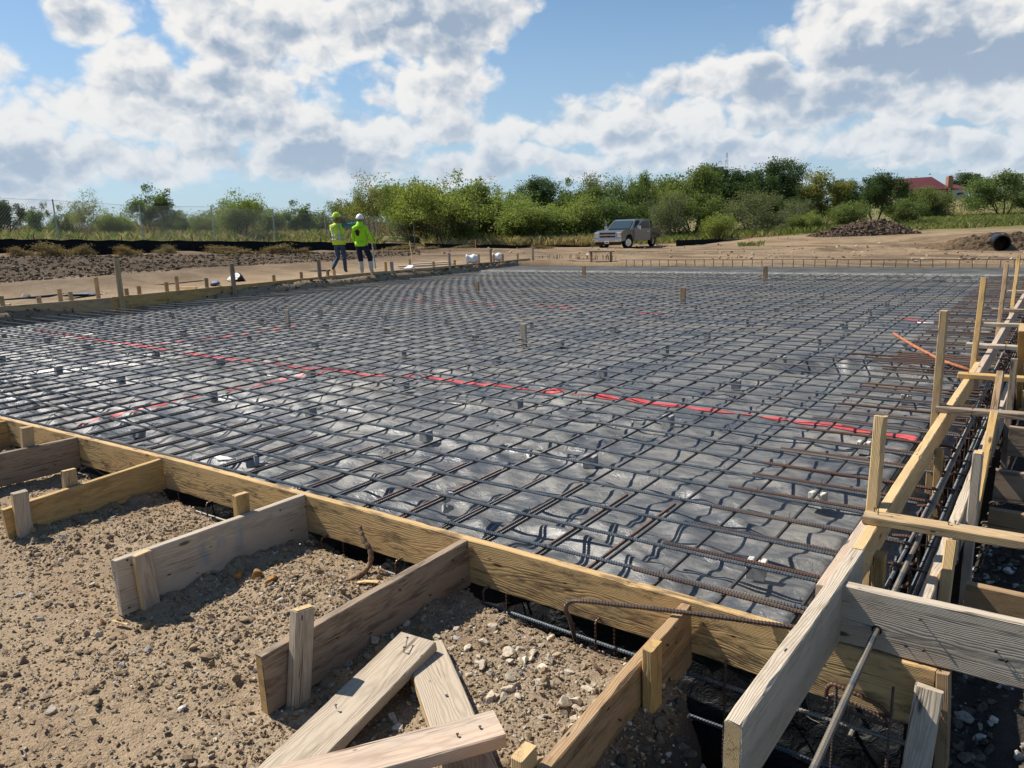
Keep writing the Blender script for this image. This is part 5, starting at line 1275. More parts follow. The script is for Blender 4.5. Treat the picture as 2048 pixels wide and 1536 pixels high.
# ------------------------------------------------------------------ soil heap, culvert pipe
c = atd(1725, 470, 52); hx = np.array([_cy, -_sy]); hy = np.array([_sy, _cy])
g = np.linspace(-1, 1, 110); A, B = np.meshgrid(g, g); prof = np.clip(1 - np.abs(A) ** 1.6, 0, 1) * np.clip(1 - B ** 2, 0, 1)
skew = np.interp(A, [-1, -.6, -.1, .35, .6, 1], [0, .42, .78, .95, .72, 0])
Hh = 1.0 * skew * np.clip(1 - B ** 2, 0, 1) * (1 + .25 * fbm2(A * 5, B * 3, 4)) + .22 * np.abs(fbm2(A * 14, B * 7, 4, .6)) * (prof > .02)
xs = c[0] + hx[0] * A * 3.45 + hy[0] * B * 1.6; ys = c[1] + hx[1] * A * 3.45 + hy[1] * B * 1.6
z, _ = ground_h(xs, ys); ii = (np.arange(109)[:, None] * 110 + np.arange(109)[None]).ravel()
me = mesh_np('soil_heap', np.stack([xs.ravel(), ys.ravel(), (z - .06 + Hh).ravel()], 1), np.stack([ii, ii + 1, ii + 111, ii + 110], 1))
hp_ = tag(link('soil_heap', me, MAT['mound']), 'long heap of dark cloddy soil below the dark round oak', 'soil heap')
rng = np.random.default_rng(50); k = rng.integers(0, A.size, 1500); k = k[prof.ravel()[k] > .03]
sz = .05 + .15 * rng.uniform(0, 1, len(k)) ** 2
tone = np.array([(.13, .09, .06), (.10, .07, .05), (.18, .125, .085)])[rng.choice(3, len(k))]
o = link('clods', stones('clods', np.stack([xs.ravel()[k], ys.ravel()[k], (z - .06 + Hh).ravel()[k] + .02], 1), sz, tone, ICO1, seed=51), MAT['stone'], hp_); o['kind'] = 'stuff'
pc = atd(2003, 486, 37.2); fw = np.array([-.20, .97, .03]); fw /= np.linalg.norm(fw)
ring = []
L_ = 2.2; nn = 44
t_ = np.linspace(0, L_, nn); V1, Q1 = tube([pc + fw * (q - .2) for q in t_], .37 + .012 * np.cos(t_ * 2 * np.pi / .1), 28, caps=False); V2, Q2 = tube([pc + fw * (q - .2) for q in (0, .02, L_)], [.335, .33, .33], 28, caps=False)
lip = np.stack([np.arange(28), (np.arange(28) + 1) % 28, (np.arange(28) + 1) % 28 + len(V1), np.arange(28) + len(V1)], 1)
me = mesh_np('culvert_pipe', np.concatenate([V1, V2]), np.concatenate([Q1, Q2[:, ::-1] + len(V1), lip]), smooth=True)
tag(link('culvert_pipe', me, MAT['black_pipe']), 'big black corrugated drain pipe end in the far dirt bank', 'pipe')
p = atd(2016, 476, 39.0); g = np.linspace(-1, 1, 70); A, B = np.meshgrid(g, g)
Hh = np.clip(1 - A ** 2, 0, 1) * np.clip(1 - B ** 2, 0, 1) * (.72 + .4 * fbm2(A * 4 + 3, B * 3, 4)).clip(0, .9) + .12 * np.abs(fbm2(A * 9, B * 7, 3)) * (np.clip(1 - A ** 2, 0, 1) * np.clip(1 - B ** 2, 0, 1) > .05)
xs = p[0] + hx[0] * A * 4.2 + hy[0] * B * 1.5; ys = p[1] + hx[1] * A * 4.2 + hy[1] * B * 1.5; z, _ = ground_h(xs, ys); ii = (np.arange(69)[:, None] * 70 + np.arange(69)[None]).ravel()
me = mesh_np('soil_heap', np.stack([xs.ravel(), ys.ravel(), (z - .08 + Hh).ravel()], 1), np.stack([ii, ii + 1, ii + 71, ii + 70], 1)); set_attr(me, 'soil', np.tile(np.array([(.20, .145, .092)]), (4900, 1)))
tag(link('soil_heap', me, MAT['ground']), 'low mound of turned tan soil over the black drain pipe', 'soil heap')

# ------------------------------------------------------------------ dowel pins along the poured concrete
pin = rebar_mesh('dowel_pin', np.array([(0, 0, -.15), (0, 0, .21)]), r=.011, ribs=False); pin.materials.append(MAT['rebar_rusty'])
Yd = 23.44; xa = onY(1240, 528, Yd)[0]
k = 0; x = -.3
while x > xa:
    o = put('dowel_pin', pin, (x, Yd, .02)); o.rotation_euler = (rr.uniform(-.05, .05), rr.uniform(-.09, .09), 0)
    tag(o, 'short upright rusty pin under the long rail at the poured concrete', 'steel pin', 'dowel pins along the poured concrete'); x -= .3048
bar([(xa, Yd + .012, .225), ((xa - .3) / 2, Yd + .012, .233), (-.1, Yd + .012, .228)], 'thin rusty rail bar tied along the tops of the dowel pins', 'rebar_rusty', .010, ribs=False)
for k in range(44):
    px = rr.uniform(1078, 1240); q = on(px, 529 - rr.uniform(0, 4), -.02); o = put('dowel_pin', pin, (q[0], max(q[1], 23.6), .0)); o.rotation_euler = (rr.uniform(-.12, .12), rr.uniform(-.12, .12), 0); o.scale = (1, 1, rr.uniform(.9, 1.7))
    tag(o, 'rusty pin in the crowded bunch of bars beyond the left form end', 'steel pin', 'bunched pins beyond the left form end')
for px0, px1, y_ in ((1082, 1150, 521), (1090, 1190, 518), (1120, 1236, 523)):
    bar([on(px0, y_, .13), on(px1, y_, .13)], 'rusty bar tied across the bunched pins, %s' % {521: 'left', 518: 'upper', 523: 'right'}[y_], 'rebar_rusty', .010, ribs=False)
# trestle beyond the concrete
p, q = atd(1176, 503, 27), atd(1227, 503, 27); root = empty('trestle', p); tag(root, 'low grey board trestle beyond the bunched pins', 'trestle'); ri = Matrix.Translation(Vector(p)).inverted()
o = plank('board', p, q, (q - p)[[1, 0, 2]] * np.array([-1, 1, 0]), .30, .05, 'darkgrey', None, None); o.parent = root; o.matrix_parent_inverse = ri
for f in (.12, .9):
    m_ = p + (q - p) * f; o = plank('leg', m_ + np.array([0, 0, -.40]), m_ + np.array([0, 0, -.02]), (1, 0, 0), .05, .09, 'brown', None, None); o.parent = root; o.matrix_parent_inverse = ri

# ------------------------------------------------------------------ odds and ends behind the left form
def blob(name, px, py, z, size, mat, label, cat, seed=1, rot=0.0, R=.16, base=None):
    p = on(px, py, z); me = stones(name, np.zeros((1, 3)), np.array([1.0]), np.array([(.5, .5, .5)]), ico(4) if base is None else base, rough=0.0, seed=seed, cuts=5)
    V = np.array([v.co[:] for v in me.vertices]); V = V * (1 + R * fbm2(V[:, 0] * 2 + seed, V[:, 1] * 2 + V[:, 2], 4))[:, None] * np.array(size); me.vertices.foreach_set('co', V.ravel().astype(np.float32)); me.update()
    o = link(name, me, MAT[mat], smooth=True); o.location = (p[0], p[1], p[2]); o.rotation_euler = (0, 0, rot); return tag(o, label, cat)
blob('folded_tarp', 166, 588, .24, (.50, .36, .11), 'tarp_blue', 'crumpled pale blue tarp bundle behind the left form', 'tarp', 2, .5)
blob('black_bag', 468, 556, .26, (.36, .52, .18), 'tarp_black', 'black bag slumped behind the second tall stake', 'bag', 3, .4)
blob('folded_tarp', 430, 566, .22, (.28, .22, .12), 'tarp_blue', 'small dark blue cloth left of the black bag', 'tarp', 5)
blob('paper_bag', 53, 592, .22, (.16, .05, .17), 'paper', 'torn white paper sack leaning on the dirt at the left', 'paper', 6, .3)
blob('white_bag', 816, 537, .22, (.30, .25, .16), 'white_plastic', 'small white sack behind the left form, right of the workers', 'bag', 7)
for k, (px, py, L_, lab) in enumerate(((852, 531, 1.9, 'white plank pile behind the left form, lowest plank'), (862, 527, 1.5, 'white plank lying on top of another white plank'))):
    p = on(px, py, .24); plank('white_plank', p + np.array([-L_ / 2 * _cy, L_ / 2 * _sy, 0]), p + np.array([L_ / 2 * _cy, -L_ / 2 * _sy, .03]), (0, 0, 1), .05, .25, 'white', lab, 'plank')
def roll(px, py, r, w, label, D):
    p = atd(px, py, D); me, q = None, None
    t_ = np.linspace(-w / 2, w / 2, 18); axis = np.array([_cy, -_sy, 0])
    V, Q = tube([p + axis * s_ for s_ in t_], r + .02 * np.sin(t_ * 24), 18); tag(link('coil', mesh_np('coil', V, Q, smooth=True), MAT['white_plastic']), label, 'coil')
roll(944, 518, .15, .40, 'white coil behind the left form, left one', 27); roll(994, 514, .14, .36, 'greyish white coil behind the left form, right one', 29)
V, Q = tube(smooth_path([on(x, y, .17) for x, y in ((-20, 602), (60, 596), (215, 580), (330, 570), (420, 561), (520, 552), (600, 545), (660, 541))], 6), .035, 8); tag(link('hose', mesh_np('hose', V, Q, smooth=True), MAT['hose']), 'long dark hose lying on the dirt behind the left form', 'hose')
def lath(px, y0, y1, D, mat, label, lean=0.0, w=.035):
    a, b = atd(px - lean, y0, D), atd(px, y1, D); plank('lath', b - np.array([0, 0, .2]), a, (0, 1, 0), .012, w, mat, label, 'lath')
lath(826, 482, 528, 27, 'lath', 'thin yellow survey lath leaning right of the workers', 7); lath(951, 480, 503, 47, 'orange_lath', 'red orange lath before the second black fabric', 0, .05); lath(1497, 471, 486, 52, 'orange_lath', 'orange lath at the green tuft on the right', -2, .05)
for k, (px, y0, y1) in enumerate(((1465, 458, 480), (1572, 460, 478), (1591, 459, 477))): lath(px, y0, y1, 62, 'lath', ['pale survey lath before the tangled thicket', 'pale lath right of the thicket, left of two', 'pale lath right of the thicket, right of two'][k], 0, .07)

# ------------------------------------------------------------------ house on the rise, poles
D = 165; hb = atd(1842, 404, D); rz = math.atan2(-_sy, _cy); root = empty('red_roof_house', hb); root.rotation_euler = (0, 0, -YAW + .12)
tag(root, 'low tan house with a dark red hipped roof on the rise', 'house')
def hpart(name, V, Q, mat, parent=root, k=4):
    o = link(name, mesh_np(name, np.array(V, float), np.array(Q)), MAT[mat]); o.parent = parent; return o
m_, t, b = new_mat('red_roof'); tc = t.node('ShaderNodeTexCoord'); n = t.noise(tc.outputs['Object'], 2.2, 6, .7)
t.l.new(t.mix(t.ss(n, .3, .7), (.085, .018, .020), (.14, .028, .030)), b.inputs['Base Color']); b.inputs['Roughness'].default_value = .7; MAT['red_roof'] = m_
V, Q = boxvq((0, 4.5, 1.2), (11.5, 9, 3.0)); hpart('wall', V, Q, 'house_wall')
hip = [(-6.4, -.6, 2.55), (6.3, -.6, 2.55), (6.3, 9.6, 2.55), (-6.4, 9.6, 2.55), (-6.0, 4.5, 5.05), (5.2, 4.5, 5.35), (-6.4, -.6, 2.4), (6.3, -.6, 2.4), (6.3, 9.6, 2.4), (-6.4, 9.6, 2.4)]
hpart('roof', hip, [(0, 1, 5, 4), (1, 2, 5, 5), (2, 3, 4, 5), (3, 0, 4, 4), (6, 9, 8, 7), (0, 6, 7, 1), (1, 7, 8, 2), (2, 8, 9, 3), (3, 9, 6, 0)], 'red_roof')
V, Q = boxvq((6.95, 1.0, 2.6), (1.15, .9, 5.0)); V2, Q2 = boxvq((6.95, 1.0, 5.2), (.8, .6, .25)); hpart('chimney', *join([(V, Q), (V2, Q2)]), 'brick_chimney')
V, Q = boxvq((9.3, 4.0, 1.0), (4.0, 7, 2.8)); hpart('side_wing', V, Q, 'house_wall_pale')
hpart('wing_roof', [(6.9, 0, 2.4), (11.8, 0, 2.4), (11.8, 8, 2.4), (6.9, 8, 2.4), (6.9, 4, 3.5), (10.8, 4, 3.5)], [(0, 1, 5, 4), (1, 2, 5, 5), (2, 3, 4, 5), (3, 0, 4, 4), (0, 3, 2, 1)], 'red_roof')
for wx, ww, y_ in ((9.3, 1.9, .48), (-2.0, 1.4, -.03), (2.0, 1.4, -.03)):
    V, Q = boxvq((wx, y_, 1.4), (ww, .1, .9)); w_ = hpart('window', V, Q, 'white_plastic'); V, Q = boxvq((wx, y_ - .06, 1.4), (ww - .25, .04, .65)); hpart('pane', V, Q, 'black_pipe', w_)
def pole(px, y0, D, label, box=True):
    a = atd(px, y0, D); z = gz(a[0], a[1]); root = empty('utility_pole', (a[0], a[1], z)); tag(root, label, 'utility pole', 'utility poles')
    h = a[2] - z; V, Q = tube([(0, 0, -.3), (0, 0, h)], [.17, .12], 8); o = link('shaft', mesh_np('shaft', V, Q), MAT['pole_wood']); o.parent = root
    V, Q = boxvq((0, 0, h - .6), (1.3, .1, .1)); o = link('cross_arm', mesh_np('cross_arm', V, Q), MAT['pole_wood']); o.parent = root
    if box: V, Q = tube([(.35, -.2, h - 1.9), (.35, -.2, h - 1.0)], .26, 10); o = link('transformer', mesh_np('transformer', V, Q), MAT['galv']); o.parent = root
pole(1776, 344, 160, 'utility pole with a grey can standing just left of the red roof'); pole(1668, 352, 170, 'utility pole between the yellowish tree and the dark round oak'); pole(2045, 346, 175, 'utility pole at the far right edge above the big tree', False)
p = atd(1454, 306, 420); root = empty('lattice_mast', (p[0], p[1], 0)); tag(root, 'faint far lattice mast above the dark trees', 'mast'); h = p[2]; pr = []
for sx_ in (-1, 1): pr.append(tube([(sx_ * 2.2, 0, 0), (sx_ * .3, 0, h)], .09, 4))
for f in np.linspace(.1, .92, 9): w0 = 2.2 - 1.9 * f; w1 = 2.2 - 1.9 * (f + .09); pr += [tube([(-w0, 0, h * f), (w1, 0, h * (f + .09))], .06, 4), tube([(w0, 0, h * f), (-w1, 0, h * (f + .09))], .06, 4)]
o = link('lattice', mesh_np('lattice', *join(pr)), MAT['galv']); o.parent = root
D = 105; p0 = atd(1884, 430, D); root = empty('rail_fence', (p0[0], p0[1], gz(p0[0], p0[1]))); tag(root, 'small brown rail fence with a gate on the grass below the house', 'fence'); ri = Matrix.Translation(root.location).inverted(); prev = None
for px in (1884, 1895, 1907, 1922, 1928, 1936, 1946):
    a = atd(px, 428, D + (px - 1884) * .25); z = gz(a[0], a[1]); V, Q = tube([(a[0], a[1], z - .2), (a[0], a[1], z + 1.25)], .09, 6); o = link('post', mesh_np('post', V, Q), MAT['pole_wood'], root); o.matrix_parent_inverse = ri
    if prev is not None:
        V, Q = tube([prev, (a[0], a[1], z + 1.1)], .05, 5); o = link('rail', mesh_np('rail', V, Q), MAT['pole_wood'], root); o.matrix_parent_inverse = ri
    prev = (a[0], a[1], z + 1.1)
# ------------------------------------------------------------------ the two workers
def skin_figure(name, verts, edges, mats, pick, parent, lvl=2):
    """one continuous body grown round a skeleton; verts: name -> (x, y, z, rx, ry)"""
    keys = list(verts); me = bpy.data.meshes.new(name)
    me.from_pydata([verts[k][:3] for k in keys], [(keys.index(a), keys.index(b)) for a, b in edges], [])
    o = bpy.data.objects.new(name, me); COL.objects.link(o)
    sk = o.modifiers.new('skin', 'SKIN'); sk.use_smooth_shade = True
    for i, k in enumerate(keys):
        v = me.skin_vertices[0].data[i]; v.radius = (verts[k][3], verts[k][4]); v.use_root = (i == 0)
    sb = o.modifiers.new('sub', 'SUBSURF'); sb.levels = lvl; sb.render_levels = lvl
    dg = bpy.context.evaluated_depsgraph_get(); dg.update()
    m2 = bpy.data.meshes.new_from_object(o.evaluated_get(dg)); bpy.data.objects.remove(o)
    o = bpy.data.objects.new(name, m2); COL.objects.link(o); m2.materials.clear()
    for m in mats: m2.materials.append(MAT[m])
    for p in m2.polygons: p.material_index = pick(p.center); p.use_smooth = True
    o.parent = parent
    return o
flat('skin', (.20, .105, .065), .6, var=.1); flat('hivis_yellow', (.50, .66, .03), .7, var=.15, bmp=.3, bs=14); flat('hivis_lime', (.36, .70, .02), .75, var=.15, bmp=.4, bs=10)
flat('denim', (.035, .060, .105), .85, var=.3, scale=12); flat('navy', (.012, .015, .03), .85, var=.3); flat('teal_shirt', (.035, .15, .20), .8, var=.2); flat('boot_white', (.50, .48, .43), .6, var=.15); flat('boot_dark', (.06, .045, .035), .8)
flat('hat_yellow', (.52, .70, .02), .35, var=.04, coat=.3); flat('hat_white', (.80, .80, .80), .35, var=.03, coat=.3); flat('reflective', (.40, .43, .38), .4, .3); flat('emblem', (.05, .012, .012), .8); flat('hair', (.012, .010, .009), .8)
PER = Matrix(((_cy, _sy, 0, 0), (-_sy, _cy, 0, 0), (0, 0, 1, 0), (0, 0, 0, 1)))  # x: to the right of the photo, y: away
def person(px, py, D, label):
    p = atd(px, py, D); o = bpy.data.objects.new('person', None); COL.objects.link(o)
    o.matrix_world = Matrix.Translation(Vector((p[0], p[1], max(p[2], gz(p[0], p[1]) + .0)))) @ PER
    return tag(o, label, 'person')
def hand(verts, edges, wrist, d, side, palm=.045):
    """palm and five bent fingers continued from the wrist joint"""
    w = np.array(verts[wrist][:3]); d = np.array(d, float); d /= np.linalg.norm(d); s = np.array(side, float); s /= np.linalg.norm(s); n = np.cross(d, s)
    verts[wrist + 'p'] = (*(w + d * .05), .022, .038); edges.append((wrist, wrist + 'p'))
    for k, (o_, L) in enumerate(((-.030, .062), (-.010, .074), (.010, .078), (.028, .068))):
        a = w + d * .095 + s * o_; b = a + d * L * .55 + n * .012; c = b + d * L * .4 + n * .028
        for i, q in enumerate((a, b, c)): verts[f'{wrist}f{k}{i}'] = (*q, .0095 - .0012 * i, .0095 - .0012 * i)
        edges += [(wrist + 'p', f'{wrist}f{k}0'), (f'{wrist}f{k}0', f'{wrist}f{k}1'), (f'{wrist}f{k}1', f'{wrist}f{k}2')]
    a = w + d * .04 - s * .045 + n * .01; b = a + d * .045 - s * .012 + n * .015
    verts[wrist + 't0'] = (*a, .012, .012); verts[wrist + 't1'] = (*b, .009, .009); edges += [(wrist + 'p', wrist + 't0'), (wrist + 't0', wrist + 't1')]
def hat(parent, c, mat, tilt, brim=.035, full=False):
    bm = bmesh.new(); bmesh.ops.create_uvsphere(bm, u_segments=28, v_segments=14, radius=1)
    bmesh.ops.delete(bm, geom=[v for v in bm.verts if v.co.z < -.02], context='VERTS')
    for v in bm.verts:
        z = v.co.z; v.co.x *= .118; v.co.y *= .145; v.co.z = z * .125
        if z > .3: v.co.z += .012 * math.exp(-(v.co.x / .02) ** 2)
        if z < .08:
            f = 1.32 if full else (1.14 + (.28 if v.co.y > .05 else 0)); v.co.x *= f if full else 1.12; v.co.y *= f; v.co.z -= .012
    bmesh.ops.solidify(bm, geom=bm.faces[:], thickness=.006)
    bm.transform(Matrix.Translation(Vector(c)) @ Matrix.Rotation(tilt[2], 4, 'Z') @ Matrix.Rotation(tilt[0], 4, 'X') @ Matrix.Rotation(tilt[1], 4, 'Y'))
    me = bpy.data.meshes.new('hard_hat'); bm.to_mesh(me); bm.free(); o = link('hard_hat', me, MAT[mat], parent, smooth=True); return o
# worker in the vest, pointing to the right with his arm
A = person(683, 545, 24.2, 'worker in yellow vest and yellow hard hat, right arm stretched out pointing')
V = {'pel': (0, 0, .90, .125, .165), 'wst': (-.01, 0, 1.05, .105, .15), 'chs': (-.03, .0, 1.27, .115, .17), 'ucs': (-.045, 0, 1.42, .09, .15), 'nk': (-.04, .01, 1.52, .052, .055), 'hd0': (-.03, .025, 1.60, .075, .072), 'hd1': (-.03, .03, 1.70, .088, .080),
     'nose': (.045, .085, 1.63, .018, .016),
     'sr': (.10, .02, 1.44, .068, .068), 'er': (.40, .07, 1.465, .05, .05), 'wr': (.66, .10, 1.495, .034, .034),
     'sl': (-.21, .02, 1.42, .072, .07), 'el': (-.255, .08, 1.14, .05, .05), 'wl': (-.16, .25, 1.03, .034, .034),
     'hr': (.085, 0, .86, .10, .105), 'kr': (.125, .02, .47, .068, .07), 'ar': (.13, 0, .10, .055, .06), 'br': (.13, .02, .045, .05, .045), 'tr': (.15, .16, .035, .04, .034),
     'hl': (-.085, 0, .86, .10, .105), 'kl': (-.075, .06, .48, .068, .07), 'al': (-.20, -.16, .19, .054, .058), 'bl': (-.215, -.19, .13, .048, .045), 'tl': (-.19, -.07, .035, .04, .034)}
Ed = [('pel', 'wst'), ('wst', 'chs'), ('chs', 'ucs'), ('ucs', 'nk'), ('nk', 'hd0'), ('hd0', 'hd1'), ('hd0', 'nose'), ('ucs', 'sr'), ('sr', 'er'), ('er', 'wr'), ('ucs', 'sl'), ('sl', 'el'), ('el', 'wl'), ('pel', 'hr'), ('hr', 'kr'), ('kr', 'ar'), ('ar', 'br'), ('br', 'tr'), ('pel', 'hl'), ('hl', 'kl'), ('kl', 'al'), ('al', 'bl'), ('bl', 'tl')]
hand(V, Ed, 'wr', (1, .1, .05), (0, .2, 1)); hand(V, Ed, 'wl', (.6, .8, -.2), (.2, 0, 1))
def pickA(c):
    if c.z < .95:
        if c.z < .13 or (c.x < -.14 and c.z < .22 and c.y < -.05): return 3
        return 2
    if c.z > 1.53 and abs(c.x + .02) < .13: return 0
    if c.x > .68 or (c.y > .27): return 0
    if c.x > .13 or (c.x < -.20 and c.z < 1.30) or c.y > .17: return 4
    return 1
skin_figure('body', V, Ed, ['skin', 'hivis_yellow', 'denim', 'boot_dark', 'teal_shirt'], pickA, A)
hat(A, (-.03, .03, 1.725), 'hat_yellow', (.10, .0, -.5), full=True)
def shell(name, parent, rings, mat, n=24):
    rows = [[(cx + rx * math.cos(t), cy_ + ry * math.sin(t), z) for t in np.linspace(0, 6.283, n, endpoint=False)] for (z, cx, cy_, rx, ry) in rings]
    V = np.array(rows).reshape(-1, 3); r_ = len(rings); i = np.arange(r_ - 1)[:, None] * n; j = np.arange(n)[None]; Q = np.stack([i + j, i + (j + 1) % n, i + n + (j + 1) % n, i + n + j], -1).reshape(-1, 4)
    V = V + .010 * np.stack([fbm2(V[:, 0] * 9, V[:, 2] * 9, 3), fbm2(V[:, 1] * 9 + 4, V[:, 2] * 9, 3), 0 * V[:, 0]], 1)
    o = link(name, mesh_np(name, V, Q, smooth=True), MAT[mat], parent); so = o.modifiers.new('thick', 'SOLIDIFY'); so.thickness = .012; return o
vest = shell('vest', A, [(.86, 0, 0, .205, .155), (.96, -.005, 0, .20, .15), (1.10, -.015, 0, .19, .145), (1.26, -.03, 0, .205, .15), (1.38, -.045, .0, .20, .14), (1.47, -.045, .0, .14, .115), (1.515, -.04, .005, .085, .085)], 'hivis_yellow')
for z0 in (.985, 1.105): shell('reflective_band', vest, [(z0, -.008, 0, .208, .162), (z0 + .055, -.012, 0, .206, .160)], 'reflective')
for k in (-.5, .45):
    bandv = smooth_path([(k * .2 - .02, -.155, 1.0), (k * .2 - .03, -.165, 1.2), (k * .22 - .045, -.155, 1.36), (k * .24 - .045, -.08, 1.47)], 5); 
    Vb = np.concatenate([bandv + np.array([-.022, -.004, 0]), bandv + np.array([.022, -.004, 0])]); nb = len(bandv); o = link('reflective_strap', mesh_np('reflective_strap', Vb, np.array([[i, i + 1, i + 1 + nb, i + nb] for i in range(nb - 1)])), MAT['reflective'], vest)
# worker in the hooded sweatshirt with white boots, holding a pale rod
B = person(727, 546, 24.2, 'worker in lime hooded sweatshirt, white hard hat and white boots, seen from behind')
V = {'pel': (0, 0, .90, .13, .17), 'wst': (-.005, 0, 1.03, .13, .18), 'chs': (-.01, 0, 1.25, .14, .195), 'ucs': (-.015, .0, 1.40, .10, .16), 'nk': (-.01, .02, 1.50, .06, .07), 'hd0': (0, .04, 1.57, .078, .075), 'hd1': (0, .045, 1.66, .088, .080), 'nose': (.012, .145, 1.59, .016, .014),
     'sr': (.165, 0, 1.39, .078, .075), 'er': (.27, .04, 1.10, .066, .066), 'wr': (.385, .10, .88, .042, .042),
     'sl': (-.20, .0, 1.38, .078, .075), 'el': (-.255, .05, 1.10, .06, .06), 'wl': (-.19, .14, .90, .038, .038),
     'hr': (.10, 0, .86, .115, .115), 'kr': (.24, .0, .46, .085, .09), 'ar': (.26, -.01, .10, .066, .07), 'br': (.26, 0, .05, .055, .05), 'tr': (.285, .17, .04, .046, .04),
     'hl': (-.10, 0, .86, .115, .115), 'kl': (-.06, .02, .46, .085, .09), 'al': (-.035, -.01, .10, .066, .07), 'bl': (-.035, 0, .05, .055, .05), 'tl': (-.05, .17, .04, .046, .04)}
Ed = [('pel', 'wst'), ('wst', 'chs'), ('chs', 'ucs'), ('ucs', 'nk'), ('nk', 'hd0'), ('hd0', 'hd1'), ('hd0', 'nose'), ('ucs', 'sr'), ('sr', 'er'), ('er', 'wr'), ('ucs', 'sl'), ('sl', 'el'), ('el', 'wl'), ('pel', 'hr'), ('hr', 'kr'), ('kr', 'ar'), ('ar', 'br'), ('br', 'tr'), ('pel', 'hl'), ('hl', 'kl'), ('kl', 'al'), ('al', 'bl'), ('bl', 'tl')]
hand(V, Ed, 'wr', (.15, .25, -1), (1, 0, 0)); hand(V, Ed, 'wl', (.2, .4, -1), (1, 0, 0))
def pickB(c):
    if c.z < .36: return 3
    if c.z < .88 and abs(c.x) < .36 and c.y < .13: return 2
    if c.z > 1.52: return 0
    if (c.x > .30 or c.x < -.12) and c.z < .90: return 0
    return 1
skin_figure('body', V, Ed, ['skin', 'hivis_lime', 'navy', 'boot_white'], pickB, B)
hat(B, (0, .045, 1.69), 'hat_white', (.14, 0, .1))
shell('hood', B, [(1.40, -.01, -.02, .15, .13), (1.46, -.01, -.01, .13, .12), (1.53, -.005, .02, .105, .105), (1.585, 0, .035, .096, .10)], 'hivis_lime')
shell('sweatshirt_hem', B, [(.83, 0, 0, .195, .15), (.88, 0, 0, .20, .152), (.98, -.005, 0, .20, .15)], 'hivis_lime')
ang = [(-.075, 1.215, .055, .052), (-.125, 1.275, .026, .034), (-.095, 1.305, .024, .036), (-.055, 1.305, .024, .036), (-.025, 1.27, .026, .034), (-.07, 1.165, .035, .022)]
pr = []
for (x, z, a_, b_) in ang:
    rr_ = np.array([(x + a_ * math.cos(t), -.155 + .012 * abs(x + .07), z + b_ * math.sin(t)) for t in np.linspace(0, 6.283, 12, endpoint=False)])
    Vv = np.concatenate([rr_, rr_ + np.array([0, .05, 0])]); pr.append((Vv, np.array([[i, (i + 1) % 12, (i + 1) % 12 + 12, i + 12] for i in range(12)] + [[0, 1, 2, 11], [11, 2, 3, 10], [10, 3, 4, 9], [9, 4, 5, 8], [8, 5, 6, 7]])))
o = link('back_emblem', mesh_np('back_emblem', *join(pr)), MAT['emblem'], B)
Mb = B.matrix_world
rod = [Mb @ Vector(v) for v in ((.315, .14, 1.00), (.345, .09, .55), (.385, .02, .12))]
V, Q = tube([tuple(v) for v in rod], [.022, .024, .026], 8); tag(link('measuring_rod', mesh_np('measuring_rod', V, Q), MAT['boot_white']), 'pale rod held upright by the worker in lime', 'rod')

